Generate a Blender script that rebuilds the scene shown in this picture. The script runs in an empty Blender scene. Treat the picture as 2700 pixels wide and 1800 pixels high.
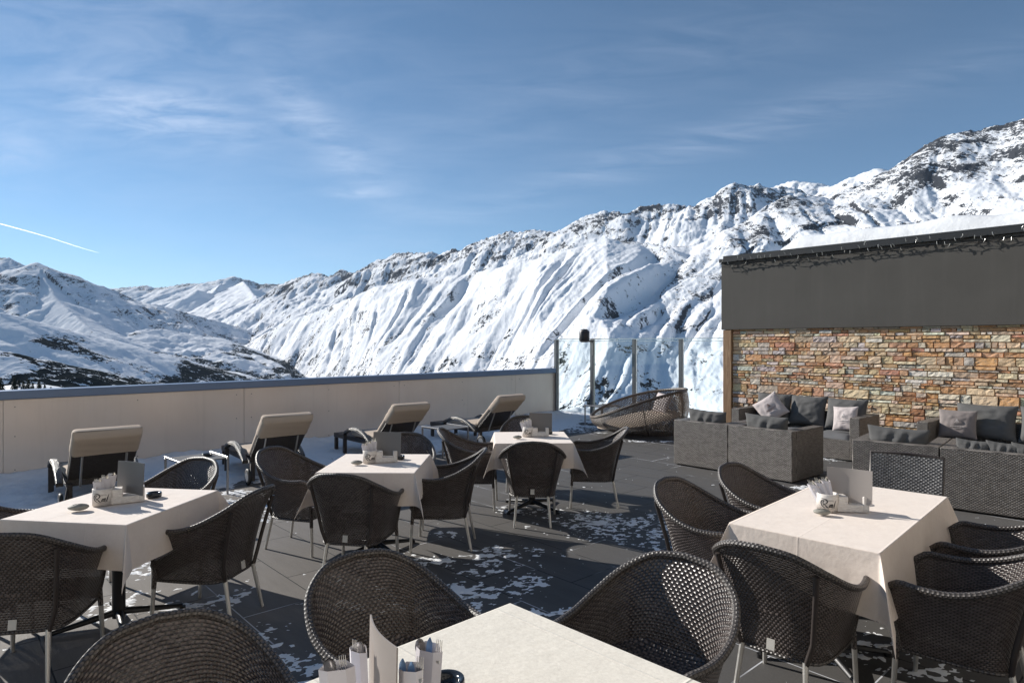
import bpy, math, random
import numpy as np
from math import sin, cos, pi, radians, sqrt, atan2
from mathutils import Vector, Matrix
random.seed(7); rng = np.random.default_rng(11)
S = bpy.context.scene; COL = S.collection
F, CX, HY, EYE = 1700.0, 1350.0, 905.0, 1.75      # focal length in px of a 2700 px wide frame, horizon row, eye height

def P(u, v, z=0.0):
    Y = (EYE-z)*F/(v-HY); return Vector(((u-CX)/F*Y, Y, z))

# ---------------------------------------------------------------- materials
def newmat(name):
    m = bpy.data.materials.new(name); m.use_nodes = True
    nt = m.node_tree; nt.nodes.clear()
    o = nt.nodes.new('ShaderNodeOutputMaterial'); b = nt.nodes.new('ShaderNodeBsdfPrincipled')
    nt.links.new(b.outputs[0], o.inputs[0])
    return m, nt, b, o
class N:
    """tiny node helper"""
    def __init__(s, nt): s.nt = nt
    def new(s, t, **k):
        n = s.nt.nodes.new(t)
        for a, b in k.items(): setattr(n, a, b)
        return n
    def put(s, sock, v):
        if hasattr(v, 'links') or isinstance(v, bpy.types.NodeSocket): s.nt.links.new(v, sock)
        else: sock.default_value = v
    def math(s, op, a, b=0.0, c=0.0, clamp=False):
        n = s.new('ShaderNodeMath', operation=op); n.use_clamp = clamp
        s.put(n.inputs[0], a); s.put(n.inputs[1], b); s.put(n.inputs[2], c); return n.outputs[0]
    def mapr(s, v, a, b, c=0.0, d=1.0):
        n = s.new('ShaderNodeMapRange'); s.put(n.inputs[0], v)
        for i, x in enumerate((a, b, c, d)): s.put(n.inputs[i+1], x)
        return n.outputs[0]
    def mix(s, f, a, b):
        n = s.new('ShaderNodeMix', data_type='RGBA'); s.put(n.inputs[0], f); s.put(n.inputs[6], c4(a)); s.put(n.inputs[7], c4(b)); return n.outputs[2]
    def noise(s, vec, sc, det=3.0, rough=.55, dist=0.0):
        n = s.new('ShaderNodeTexNoise'); s.put(n.inputs['Scale'], sc); n.inputs['Detail'].default_value = det
        n.inputs['Roughness'].default_value = rough; n.inputs['Distortion'].default_value = dist
        if vec is not None: s.put(n.inputs['Vector'], vec)
        return n.outputs[0]
    def coord(s, k='Object'): return s.new('ShaderNodeTexCoord').outputs[k]
    def pos(s): return s.new('ShaderNodeNewGeometry').outputs['Position']
    def mapping(s, vec, loc=(0,0,0), rot=(0,0,0), sc=(1,1,1)):
        n = s.new('ShaderNodeMapping'); s.put(n.inputs[0], vec)
        n.inputs[1].default_value = loc; n.inputs[2].default_value = rot; n.inputs[3].default_value = sc; return n.outputs[0]
    def sep(s, v):
        n = s.new('ShaderNodeSeparateXYZ'); s.put(n.inputs[0], v); return n.outputs
    def comb(s, x, y, z=0.0):
        n = s.new('ShaderNodeCombineXYZ'); s.put(n.inputs[0], x); s.put(n.inputs[1], y); s.put(n.inputs[2], z); return n.outputs[0]
    def bump(s, h, st, dist, nrm=None):
        n = s.new('ShaderNodeBump'); s.put(n.inputs['Height'], h); n.inputs['Strength'].default_value = st
        n.inputs['Distance'].default_value = dist
        if nrm is not None: s.put(n.inputs['Normal'], nrm)
        return n.outputs[0]
def c4(c):
    if isinstance(c, (tuple, list)) and len(c) == 3: return (*c, 1.0)
    return c
def setb(b, n, col=None, rough=None, metal=None, spec=None, nrm=None):
    if col is not None: n.put(b.inputs['Base Color'], c4(col))
    if rough is not None: n.put(b.inputs['Roughness'], rough)
    if metal is not None: n.put(b.inputs['Metallic'], metal)
    if spec is not None: n.put(b.inputs['Specular IOR Level'], spec)
    if nrm is not None: n.put(b.inputs['Normal'], nrm)
def simple(name, col, rough=.5, metal=0.0, var=.12, sc=20, bump=0.0, bsc=200, spec=.5):
    m, nt, b, o = newmat(name); n = N(nt); co = n.coord()
    f = n.noise(co, sc, 4)
    c1 = tuple(x*(1-var) for x in col); c2 = tuple(min(1, x*(1+var)) for x in col)
    setb(b, n, n.mix(f, c1, c2), n.mapr(f, .3, .7, rough*.85, min(1, rough*1.15)), metal, spec)
    if bump: setb(b, n, nrm=n.bump(n.noise(co, bsc, 3), bump, .002))
    return m
def weave(name, dark, c1, c2, pu, pv, holes=0.0, rough=.38, depth=.003, band=0):
    """woven flat strands, UV in metres; rows over and under, gaps see-through when holes > 0"""
    m, nt, b, o = newmat(name); n = N(nt)
    uv = n.new('ShaderNodeUVMap').outputs[0]
    w = n.noise(uv, 9, 2); x, y, _ = n.sep(uv)
    x = n.math('ADD', x, n.math('MULTIPLY', n.math('SUBTRACT', w, .5), pu*.5))
    U = n.math('DIVIDE', x, pu); V = n.math('DIVIDE', y, pv)
    if band: U, V = V, U
    row = n.math('FLOOR', V); fv = n.math('FRACT', V)
    ph = n.math('ADD', U, n.math('MULTIPLY', n.math('FLOORED_MODULO', row, 2.0), .5))
    wave = n.math('ADD', .5, n.math('MULTIPLY', n.math('COSINE', n.math('MULTIPLY', ph, 2*pi)), .5))
    q = n.math('SUBTRACT', n.math('MULTIPLY', fv, 2.0), 1.0)
    prof = n.math('SUBTRACT', 1.0, n.math('POWER', n.math('ABSOLUTE', q), 3.0))
    h = n.math('MULTIPLY', n.math('ADD', .12, n.math('MULTIPLY', wave, .88)), prof)
    cell = n.new('ShaderNodeTexWhiteNoise', noise_dimensions='2D')
    n.put(cell.inputs['Vector'], n.comb(n.math('FLOOR', ph), row))
    col = n.mix(cell.outputs[0], c1, c2)
    col = n.mix(n.mapr(h, .05, .42), dark, col)
    setb(b, n, col, rough, 0.0, .5, n.bump(h, 1.0, depth))
    if holes:
        tr = n.new('ShaderNodeBsdfTransparent'); mx = n.new('ShaderNodeMixShader')
        f = n.math('LESS_THAN', h, holes)
        n.put(mx.inputs[0], f); nt.links.new(b.outputs[0], mx.inputs[1]); nt.links.new(tr.outputs[0], mx.inputs[2])
        nt.links.new(mx.outputs[0], o.inputs[0])
    return m

# ---------------------------------------------------------------- mesh helpers
class MB:
    def __init__(s): s.v, s.f, s.uv, s.mi = [], [], [], []; s.smooth = []
    def add(s, vs, fs, uvs=None, mi=0, smooth=True):
        o = len(s.v); s.v += [tuple(map(float, p)) for p in vs]
        for k, f in enumerate(fs):
            s.f.append([i+o for i in f]); s.mi.append(mi); s.smooth.append(smooth)
            s.uv.append([uvs[i] for i in f] if uvs is not None else None)
        return s
    def grid(s, A, uv=None, mi=0, smooth=True, closeu=False):
        A = np.asarray(A, float); nu, nv = A.shape[:2]
        if uv is None:
            du = np.zeros((nu, nv)); dv = np.zeros((nu, nv))
            du[1:] = np.cumsum(np.linalg.norm(A[1:]-A[:-1], axis=2), 0); dv[:, 1:] = np.cumsum(np.linalg.norm(A[:, 1:]-A[:, :-1], axis=2), 1)
            uv = np.dstack((du, dv))
        idx = np.arange(nu*nv).reshape(nu, nv); fs = []
        for i in range(nu-1 + (1 if closeu else 0)):
            for j in range(nv-1):
                k = (i+1) % nu; fs.append((idx[i, j], idx[k, j], idx[k, j+1], idx[i, j+1]))
        return s.add(A.reshape(-1, 3), fs, [tuple(x) for x in np.asarray(uv).reshape(-1, 2)], mi, smooth)
    def box(s, c, d, rz=0.0, M=None, mi=0, bev=0.0):
        """box centred at c with full size d; UVs in metres per face"""
        hx, hy, hz = d[0]/2, d[1]/2, d[2]/2
        R = Matrix.Rotation(rz, 3, 'Z') if M is None else M
        c = Vector(c)
        for ax in range(3):
            for sg in (-1, 1):
                a, b_ = [(1, 2), (0, 2), (0, 1)][ax]
                h = (hx, hy, hz); q = []; uq = []
                for (p, r) in ((-1, -1), (1, -1), (1, 1), (-1, 1)):
                    L = [0, 0, 0]; L[ax] = sg*h[ax]; L[a] = p*(h[a]-bev); L[b_] = r*(h[b_]-bev)
                    q.append(c+R@Vector(L)); uq.append((p*h[a]+ax*.37, r*h[b_]))
                flip = (sg < 0) ^ (ax == 1)
                s.add(q, [(3, 2, 1, 0) if flip else (0, 1, 2, 3)], uq, mi, False)
        if bev:   # chamfers
            h = (hx, hy, hz)
            for ax in range(3):
                a, b_ = [(1, 2), (0, 2), (0, 1)][ax]
                for p in (-1, 1):
                    for r in (-1, 1):
                        q = []
                        for (e, k) in ((-1, 0), (1, 0), (1, 1), (-1, 1)):
                            L = [0, 0, 0]; L[ax] = e*(h[ax]-bev)
                            L[a] = p*(h[a] if k == 0 else h[a]-bev); L[b_] = r*(h[b_]-bev if k == 0 else h[b_])
                            q.append(c+R@Vector(L))
                        s.add(q, [(0, 1, 2, 3)], [(0, 0), (.1, 0), (.1, .01), (0, .01)], mi, False)
            for p in (-1, 1):
                for r in (-1, 1):
                    for t in (-1, 1):
                        q = [c+R@Vector((p*(h[0]-(0 if k == 0 else bev)), r*(h[1]-(0 if k == 1 else bev)), t*(h[2]-(0 if k == 2 else bev)))) for k in range(3)]
                        s.add(q, [(0, 1, 2)], [(0, 0), (.01, 0), (0, .01)], mi, False)
        return s
    def tube(s, pts, r, n=8, mi=0, cap=True, closed=False):
        pts = [Vector(p) for p in pts]; m = len(pts); rr = r if hasattr(r, '__len__') else [r]*m
        tang = []
        for i in range(m):
            a = pts[(i-1) % m] if (closed or i > 0) else pts[i]; b = pts[(i+1) % m] if (closed or i < m-1) else pts[i]
            t = (b-a); tang.append(t.normalized() if t.length > 1e-9 else Vector((0, 0, 1)))
        up = Vector((0, 0, 1)) if abs(tang[0].z) < .9 else Vector((1, 0, 0))
        x = tang[0].cross(up).normalized(); A = []; L = 0; uv = []
        for i in range(m):
            t = tang[i]; x = (x-t*x.dot(t)).normalized(); y = t.cross(x)
            if i: L += (pts[i]-pts[i-1]).length
            A.append([pts[i]+(x*cos(2*pi*k/n)+y*sin(2*pi*k/n))*rr[i] for k in range(n+1)])
            uv.append([(L, rr[i]*2*pi*k/n) for k in range(n+1)])
        if closed: A.append(A[0]); uv.append([(L+.02, q[1]) for q in uv[0]])
        s.grid(np.array([[tuple(p) for p in row] for row in A]), np.array(uv), mi)
        if cap and not closed:
            for e, row in ((0, A[0]), (1, A[-1])):
                s.add([tuple(p) for p in row[:-1]], [tuple(range(n)) if e else tuple(reversed(range(n)))], [(0, 0)]*n, mi, False)
        return s
    def lathe(s, prof, c=(0, 0, 0), n=32, mi=0, sx=1, sy=1):
        A = np.array([[(c[0]+r*sx*cos(2*pi*k/n), c[1]+r*sy*sin(2*pi*k/n), c[2]+z) for (r, z) in prof] for k in range(n+1)])
        return s.grid(A, None, mi)
    def build(s, name, mats, parent=None, weld=False):
        me = bpy.data.meshes.new(name); me.from_pydata(s.v, [], s.f)
        for m in (mats if isinstance(mats, (list, tuple)) else [mats]): me.materials.append(m)
        me.polygons.foreach_set('material_index', s.mi); me.polygons.foreach_set('use_smooth', s.smooth)
        if any(u is not None for u in s.uv):
            ul = me.uv_layers.new(name='UVMap'); flat = []
            for f, u in zip(s.f, s.uv):
                for k in range(len(f)): flat += list(map(float, u[k])) if u is not None else [0.0, 0.0]
            ul.data.foreach_set('uv', flat)
        me.update()
        o = bpy.data.objects.new(name, me); COL.objects.link(o)
        if parent is not None: o.parent = parent
        return o
def npmesh(name, V, Fq, mats, parent=None, attrs=None, smooth=True):
    me = bpy.data.meshes.new(name); V = np.ascontiguousarray(V, dtype=np.float32); Fq = np.ascontiguousarray(Fq, dtype=np.int32)
    me.vertices.add(len(V)); me.vertices.foreach_set('co', V.ravel())
    me.loops.add(Fq.size); me.loops.foreach_set('vertex_index', Fq.ravel())
    me.polygons.add(len(Fq)); me.polygons.foreach_set('loop_start', np.arange(0, Fq.size, 4, dtype=np.int32))
    me.polygons.foreach_set('loop_total', np.full(len(Fq), 4, dtype=np.int32))
    me.update(calc_edges=True)
    me.polygons.foreach_set('use_smooth', np.full(len(Fq), smooth))
    for k, a in (attrs or {}).items():
        at = me.attributes.new(k, 'FLOAT', 'POINT'); at.data.foreach_set('value', np.ascontiguousarray(a, dtype=np.float32))
    for m in (mats if isinstance(mats, (list, tuple)) else [mats]): me.materials.append(m)
    o = bpy.data.objects.new(name, me); COL.objects.link(o)
    if parent is not None: o.parent = parent
    return o
def tag(o, label=None, cat=None, group=None, kind=None):
    if label: o['label'] = label
    if cat: o['category'] = cat
    if group: o['group'] = group
    if kind: o['kind'] = kind
    return o
def thing(name, label, cat, loc=(0, 0, 0), rz=0.0, group=None):
    o = bpy.data.objects.new(name, None); COL.objects.link(o); o.empty_display_size = .1
    o.location = loc; o.rotation_euler = (0, 0, rz); return tag(o, label, cat, group)
def dup(root, loc, rz, label, group=None, sc=None):
    r = root.copy(); COL.objects.link(r); r.location = loc; r.rotation_euler = (0, 0, rz); r['label'] = label
    if group: r['group'] = group
    if sc: r.scale = (sc, sc, sc)
    for ch in list(root.children):
        c = ch.copy(); COL.objects.link(c); c.parent = r
        for g in list(ch.children):
            d = g.copy(); COL.objects.link(d); d.parent = c
    return r
def face(fx, fy): return atan2(-fx, fy)            # rotation that turns local +Y to (fx, fy)
def interp(keys, u):
    ks = [k[0] for k in keys]; return np.array([np.interp(u, ks, [k[1][i] for k in keys]) for i in range(3)]).T
def smoothc(keys, u):
    """Catmull-Rom like smooth interpolation through keys"""
    ks = np.array([k[0] for k in keys]); vs = np.array([k[1] for k in keys], float)
    m = np.gradient(vs, ks, axis=0); u = np.atleast_1d(u); out = []
    for x in u:
        i = min(max(np.searchsorted(ks, x)-1, 0), len(ks)-2); h = ks[i+1]-ks[i]; t = (x-ks[i])/h
        out.append((2*t**3-3*t**2+1)*vs[i]+(t**3-2*t**2+t)*h*m[i]+(-2*t**3+3*t**2)*vs[i+1]+(t**3-t**2)*h*m[i+1])
    return np.array(out)
# numpy gradient noise
_perm = rng.random((256, 256)) * 2*pi
_gx, _gy = np.cos(_perm), np.sin(_perm)
def gn(x, y):
    xi = np.floor(x).astype(np.int64); yi = np.floor(y).astype(np.int64); fx = x-xi; fy = y-yi
    u = fx*fx*fx*(fx*(fx*6-15)+10); w = fy*fy*fy*(fy*(fy*6-15)+10)
    def g(a, b, dx, dy): a = a & 255; b = b & 255; return _gx[a, b]*dx+_gy[a, b]*dy
    return ((g(xi, yi, fx, fy)*(1-u)+g(xi+1, yi, fx-1, fy)*u)*(1-w)+(g(xi, yi+1, fx, fy-1)*(1-u)+g(xi+1, yi+1, fx-1, fy-1)*u)*w)*1.5
def fbm(x, y, o=5, g=.5):
    s = 0; a = 1
    for k in range(o): s = s+a*gn(x*2**k+17.3*k, y*2**k-9.1*k); a *= g
    return s
def rid(x, y, o=3, g=.5):
    s = 0; a = 1
    for k in range(o): s = s+a*(1-2*np.abs(gn(x*2**k+31.7*k, y*2**k+5.9*k))); a *= g
    return s
EXPO, SUN_E, SKY_S, SKY_SAT, SKY_VAL, CLOUD, HAZE, TERR = 0.78, 4.1, .10, .98, .72, (5.0, 5.6, 6.8), 1.7e-5, (1200, 860)
# ---------------------------------------------------------------- camera, light, sky
SUN_EL, SUNX, SUNY = radians(23.5), -.840, .543
cam_d = bpy.data.cameras.new('camera'); cam = bpy.data.objects.new('camera', cam_d); COL.objects.link(cam)
cam.location = (0, 0, EYE); cam.rotation_euler = (radians(90), 0, 0)
cam_d.sensor_width = 36; cam_d.lens = 36*F/2700; cam_d.shift_y = (HY-900)/2700; cam_d.clip_start = .05; cam_d.clip_end = 60000
S.camera = cam
S.view_settings.view_transform = 'Standard'; S.view_settings.look = 'None'; S.view_settings.gamma = 1; S.view_settings.exposure = EXPO
S.view_settings.use_curve_mapping = False
sd = bpy.data.lights.new('sun', 'SUN'); sun = bpy.data.objects.new('sun', sd); COL.objects.link(sun)
sd.energy = SUN_E; sd.angle = radians(.53); sd.color = (1, .955, .88)
dv = Vector((SUNX*cos(SUN_EL), SUNY*cos(SUN_EL), sin(SUN_EL)))
sun.rotation_euler = dv.to_track_quat('Z', 'Y').to_euler()
w = bpy.data.worlds.new("World"); S.world = w; w.use_nodes = True; nt = w.node_tree; nt.nodes.clear(); n = N(nt)
sky = n.new('ShaderNodeTexSky'); sky.sky_type = 'NISHITA'; sky.sun_disc = False; sky.sun_elevation = SUN_EL
sky.sun_rotation = atan2(SUNX, SUNY); sky.altitude = 3000; sky.air_density = 1.0; sky.dust_density = .02; sky.ozone_density = 3.2
bg = n.new('ShaderNodeBackground'); wo = n.new('ShaderNodeOutputWorld')
d = n.coord('Generated'); dx, dy, dz = n.sep(d)
yy = n.math('MAXIMUM', dy, .05); tx = n.math('DIVIDE', dx, yy); tz = n.math('DIVIDE', dz, yy)    # direction as slopes
pl = n.comb(tx, tz, 0)
def wisp(u, v, su, sv, ang):          # soft mask round a direction
    cx, cz = (u-CX)/F, (HY-v)/F; ca, sa = cos(ang), sin(ang)
    ax = n.math('SUBTRACT', tx, cx); az = n.math('SUBTRACT', tz, cz)
    p = n.math('ADD', n.math('MULTIPLY', ax, ca/su), n.math('MULTIPLY', az, sa/su))
    q = n.math('ADD', n.math('MULTIPLY', ax, -sa/sv), n.math('MULTIPLY', az, ca/sv))
    r = n.math('ADD', n.math('MULTIPLY', p, p), n.math('MULTIPLY', q, q))
    return n.math('POWER', 2.718, n.math('MULTIPLY', r, -1.0))
def streak(ang, sx, sy, sc, det=5, dist=.6):
    return n.noise(n.mapping(pl, rot=(0, 0, -ang), sc=(sx, sy, 1)), sc, det, .6, dist)
tot = 0.0
for (u, v, su, sv, ang, sa, sx, sy, k) in [(420, 300, .16, .045, -.12, -.12, 2, 9, .8), (860, 360, .13, .035, -.75, -.75, 2, 10, .55), (1000, 440, .10, .05, -.5, -.5, 2, 8, .2),
        (950, 506, .045, .008, 0, 0, 2, 10, .7), (40, 390, .07, .05, -.75, -.7, 2, 7, .4), (1700, 420, .55, .03, .28, .28, 1, 9, .3), (2300, 250, .6, .05, .25, .25, 1, 8, .06),
        (200, 120, .5, .22, -.2, -.3, 1.2, 4, .32), (1500, 250, .5, .08, .3, .3, 1, 6, .16), (600, 700, .9, .07, 0, 0, 1, 4, .12)]:
    t = n.math('MULTIPLY', wisp(u, v, su, sv, ang), n.mapr(streak(sa, sx, sy, 5), .36, .70, 0, k*.55))
    tot = n.math('ADD', tot, t)
cl = n.math('MINIMUM', tot, .8)
hs = n.new('ShaderNodeHueSaturation'); hs.inputs['Hue'].default_value = .491; hs.inputs['Saturation'].default_value = SKY_SAT; hs.inputs['Value'].default_value = SKY_VAL
nt.links.new(sky.outputs[0], hs.inputs['Color'])
n.put(bg.inputs[0], n.mix(cl, hs.outputs[0], CLOUD)); bg.inputs[1].default_value = SKY_S
nt.links.new(bg.outputs[0], wo.inputs[0])

# ---------------------------------------------------------------- mountains
def ridge(D):          # (u, v, depth) -> plan point and height
    return np.array([((u-CX)/F*Y, Y, EYE+(HY-v)/F*Y) for u, v, Y in D])
def fill(D):           # depth may be given only at some points: interpolate
    us = [d[0] for d in D]; k = [(d[0], d[2]) for d in D if len(d) > 2]
    return ridge([(d[0], d[1], float(np.interp(d[0], [a for a, _ in k], [b for _, b in k]))) for d in D])
R_up = fill([(740, 752, 7600), (773, 739), (817, 724), (838, 721), (869, 733), (901, 712), (930, 723), (966, 705), (999, 685), (1023, 685), (1040, 671), (1076, 668), (1124, 669, 5600),
    (1139, 665), (1159, 673), (1195, 657), (1222, 662), (1245, 654), (1264, 637), (1302, 624), (1347, 608), (1366, 614), (1404, 606), (1442, 613), (1465, 614), (1487, 603), (1544, 571, 4500), (1592, 558), (1631, 560), (1666, 565),
    (1688, 546), (1742, 541), (1784, 541), (1812, 547), (1851, 536), (1902, 504), (1937, 481, 4000), (1955, 487), (1969, 493), (1985, 493), (2000, 486), (2016, 494), (2034, 499), (2074, 490), (2110, 500)])
R_dist = fill([(2000, 520, 5600), (2034, 497), (2074, 482), (2099, 478), (2132, 484), (2150, 493), (2197, 491, 4800), (2233, 473), (2276, 457), (2316, 444), (2335, 452), (2360, 470), (2500, 480, 4300)])
R_big = fill([(2240, 560, 3100), (2300, 520, 3000), (2352, 457), (2385, 426), (2425, 394), (2486, 361, 2750), (2573, 345), (2645, 327), (2700, 311, 2600), (2800, 285), (2950, 235), (3100, 200, 2300), (3400, 180, 2200), (3800, 200, 2100)])
R_sh = fill([(640, 915, 5000), (700, 880), (760, 850), (900, 795, 4300), (1000, 757), (1076, 742), (1219, 726), (1300, 712), (1423, 682, 3000), (1519, 655), (1600, 632), (1680, 640), (1740, 655), (1838, 650, 2700), (1920, 630), (2000, 612), (2100, 600, 2500), (2260, 592), (2400, 590, 2300), (2700, 575), (3100, 560, 1700), (3700, 560, 1500)])
R_rib = fill([(1700, 640, 2750), (1770, 655), (1820, 690, 2450), (1850, 760), (1880, 850, 2050), (1890, 960, 1700)])
R_kn = fill([(1985, 590, 2750), (2020, 545), (2060, 522), (2081, 515), (2146, 516, 2850), (2180, 530), (2200, 556), (2215, 590, 2800)])
R_bk = fill([(150, 775, 12500), (240, 765), (286, 762), (342, 757), (387, 753), (411, 760), (450, 755), (488, 747), (542, 748), (560, 745), (583, 736), (600, 734), (616, 729), (640, 736), (658, 739), (686, 748), (740, 749), (800, 745, 11500), (900, 745)])
R_bk2 = fill([(500, 800, 9800), (520, 765), (560, 775), (583, 748, 10800)]); R_bk3 = fill([(640, 742, 11000), (680, 790), (700, 830, 9000), (660, 870, 8000)])
R_lb = fill([(-500, 640, 6300), (-200, 665), (0, 681, 6300), (21, 680), (40, 690), (61, 704), (95, 740, 6000)])
R_lm = fill([(-500, 800, 3400), (-200, 770, 3700), (0, 748, 4100), (45, 720), (75, 700), (95, 692), (105, 695), (119, 704), (140, 718), (173, 738, 4700), (190, 738), (208, 742), (244, 751), (270, 754), (286, 762, 5000), (310, 781), (357, 799),
    (423, 805), (506, 829), (595, 852), (640, 885, 5900)])
R_lm2 = fill([(95, 694, 4450), (150, 790, 3900), (230, 860, 3500), (300, 905, 3300)])
R_nl = fill([(-600, 790, 1700), (-300, 800, 1900), (0, 823, 2000), (60, 837), (149, 870, 2150), (223, 897), (268, 912, 2400), (327, 955), (387, 1010, 2600)])
R_nl2 = fill([(-400, 905, 900), (0, 925, 1000), (80, 945), (160, 985, 1150), (260, 1030, 1300)])
R_mh = fill([(300, 905, 3700), (336, 881), (378, 869), (431, 869, 4000), (506, 882), (595, 903, 4400), (650, 940, 4700)])
R_mh2 = fill([(300, 965, 2900), (380, 960, 3000), (440, 965), (520, 985), (600, 1010, 3200)])
#        pts   front slope, back slope, gully amount, roughness
RID = [(R_up, .66, .5, .5, 1.7), (R_dist, .55, .4, .5, 1.), (R_big, .62, .5, .6, 1.6), (R_sh, .47, .10, 1.0, .9), (R_rib, .75, .55, .4, 1.), (R_bk, .42, .5, .6, .9), (R_bk2, .6, .6, .3, 1.), (R_bk3, .5, .5, .5, 1.),
       (R_lb, .5, .5, .5, 1.), (R_lm, .45, .45, .45, .8), (R_lm2, .48, .4, .3, .5), (R_nl, .40, .3, .3, .55), (R_nl2, .3, .25, .3, .5), (R_mh, .27, .3, .5, .8), (R_mh2, .25, .25, .5, .6), (R_kn, .5, .8, .5, 1.3)]
def height(X, Y):
    r = np.hypot(X, Y); H = np.full(X.shape, -1e9); WH = np.zeros(X.shape, int); DD = np.zeros(X.shape)
    lx = X+38*gn(X/700, Y/700)+7*gn(X/120+9, Y/120); ly = Y+38*gn(X/700+50, Y/700)+7*gn(X/120+33, Y/120)
    for k, (R, sf, sb, g, ro) in enumerate(RID):
        bd = np.full(X.shape, 1e18); bz = np.zeros(X.shape)
        if k == 3:      # the long shoulder: a profile across the valley side, bench behind, steep face in front
            th = np.arctan2(X, Y); rt = np.arctan2(R[:, 0], R[:, 1])
            rc = np.interp(th, rt, np.hypot(R[:, 0], R[:, 1])); zc = np.interp(th, rt, R[:, 2])
            dl = (r-rc)*.9+35*gn(X/300, Y/300); e = np.maximum(rt[0]-th, 0)*rc
            bd = np.abs(dl); sm = 60.
            bz = zc-np.where(dl < 0, sf*(np.sqrt(dl*dl+sm*sm)-sm), sb*dl)-.5*e
            m = bz > H; H = np.where(m, bz, H); WH = np.where(m, k, WH); DD = np.where(m, bd, DD)
            continue
        # only look where the ridge can matter
        dmin = np.sqrt((X-R[:, 0].mean())**2+(Y-R[:, 1].mean())**2)
        for i in range(len(R)-1):
            a, b = R[i], R[i+1]; ex, ey = b[0]-a[0], b[1]-a[1]; L2 = ex*ex+ey*ey+1e-6
            wx = X; wy = Y
            t = np.clip(((wx-a[0])*ex+(wy-a[1])*ey)/L2, 0, 1)
            px = a[0]+t*ex; py = a[1]+t*ey; d2 = (wx-px)**2+(wy-py)**2; z = a[2]+t*(b[2]-a[2])
            # tent height of this segment; keep the highest tent of all the segments (gives a clean crest)
            dd = np.sqrt(d2); ca = -(ex*(wy-a[1])-ey*(wx-a[0]))/(sqrt(L2)*(dd+1e-3))
            ca = np.clip(ca/.8+.5, 0, 1); ca = ca*ca*(3-2*ca); h = z-dd*(sb+(sf-sb)*ca)
            if i == 0: h = h-dd*.45*(t <= 0)
            if i == len(R)-2: h = h-dd*.45*(t >= 1)
            m = h > bz if i else np.ones(X.shape, bool)
            if i == 0: bz = h; bd = dd
            else: bz = np.where(m, h, bz); bd = np.where(m, dd, bd)
        m = bz > H; H = np.where(m, bz, H); WH = np.where(m, k, WH); DD = np.where(m, bd, DD)
    G = np.array([q[3] for q in RID])[WH]; RO = np.array([q[4] for q in RID])[WH]
    left = np.isin(WH, [8, 9, 10, 11, 12, 13, 14])
    a = np.where(left, lx*.35+ly*.94, lx*.89-ly*.45); b = np.where(left, lx*.94-ly*.35, lx*.45+ly*.89)
    far = np.clip(r/3500, .8, 3.0)
    ramp = np.clip(DD/260, 0, 1)**.8; r2 = np.clip(DD/70, 0.08, 1)
    def rz(x, y, o): return rid(x, y, o)-.35
    fs = np.sqrt(far); va = .55+.45*gn(X/700+3, Y/700)
    cut = lambda x, y, w_: np.clip(1-np.abs(gn(x, y))*w_, 0, 1)
    vb = np.clip(.5+.9*gn(X/420+13, Y/420), .1, 1)
    M1 = np.clip(.45+1.1*gn(X/640+5, Y/640+2), 0, 1.15); M2 = np.clip(.45+1.3*gn(X/360+25, Y/360+12), 0, 1.15)
    a = a+95*gn(X/900+4, Y/900)*1.0+.03*b*gn(X/1500, Y/1500+7)
    gul = 34*rz(a/430/fs, b/1800/fs, 2)-48*M1*cut(a/260/fs+7, b/3600/fs+3, 4.5)-26*M2*cut(a/105/fs+1, b/1900/fs, 4)-9*M2*vb*cut(a/48/fs, b/900/fs, 3.5)
    gul = gul+4*vb*rz(a/75/fs, b/500/fs, 2)+1.5*rz(a/26/fs, b/130/fs, 2)
    H = H+G*gul*np.minimum(far, 1.6)*ramp+(.4+G*.5)*ramp*np.minimum(far, 1.6)*(15*(rid(X/260+9, Y/260, 4, .55)-.5)*np.clip(.5+gn(X/800+40, Y/800), 0, 1))
    H = H+RO*r2*np.minimum(far, 1.6)*(16*ramp*fbm(X/420, Y/420, 3)+3.2*fbm(X/95, Y/95, 3)*(.5+G)+2.2*(rid(X/32, Y/32, 3)-.4))
    H = H+RO*far*(5.5*(rid(X/60+3, Y/60, 4)-.4)*(1-r2))
    # valley floor and the hillside the terrace stands on
    vf = -262+14*fbm(X/500, Y/500, 3)
    hill = -5.5-.30*np.maximum(r-14, 0)-.0*r+2.0*fbm(X/60, Y/60, 3)*np.clip(r/80, 0, 1)+32*np.exp(-((X+98)**2+(Y-130)**2)/38.**2)
    fl = np.maximum(vf, hill); k = 25.0
    hh = np.clip(.5+.5*(H-fl)/k, 0, 1); H2 = fl*(1-hh)+H*hh+k*hh*(1-hh)
    H2 = np.where(r < 500, fl, H2)
    return H2, WH, DD, r
NA, NR = TERR
az = np.radians(np.r_[np.linspace(-88, -47, 110)[:-1], np.linspace(-47, 47, NA-200), np.linspace(47, 80, 92)[1:]]); NA = len(az); rr = np.concatenate((np.geomspace(12, 900, NR//6), np.geomspace(905, 14500, NR-NR//6)))
AZ, RR = np.meshgrid(az, rr); X = np.sin(AZ)*RR; Y = np.cos(AZ)*RR
H, WH, DD, r_ = height(X, Y)
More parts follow.
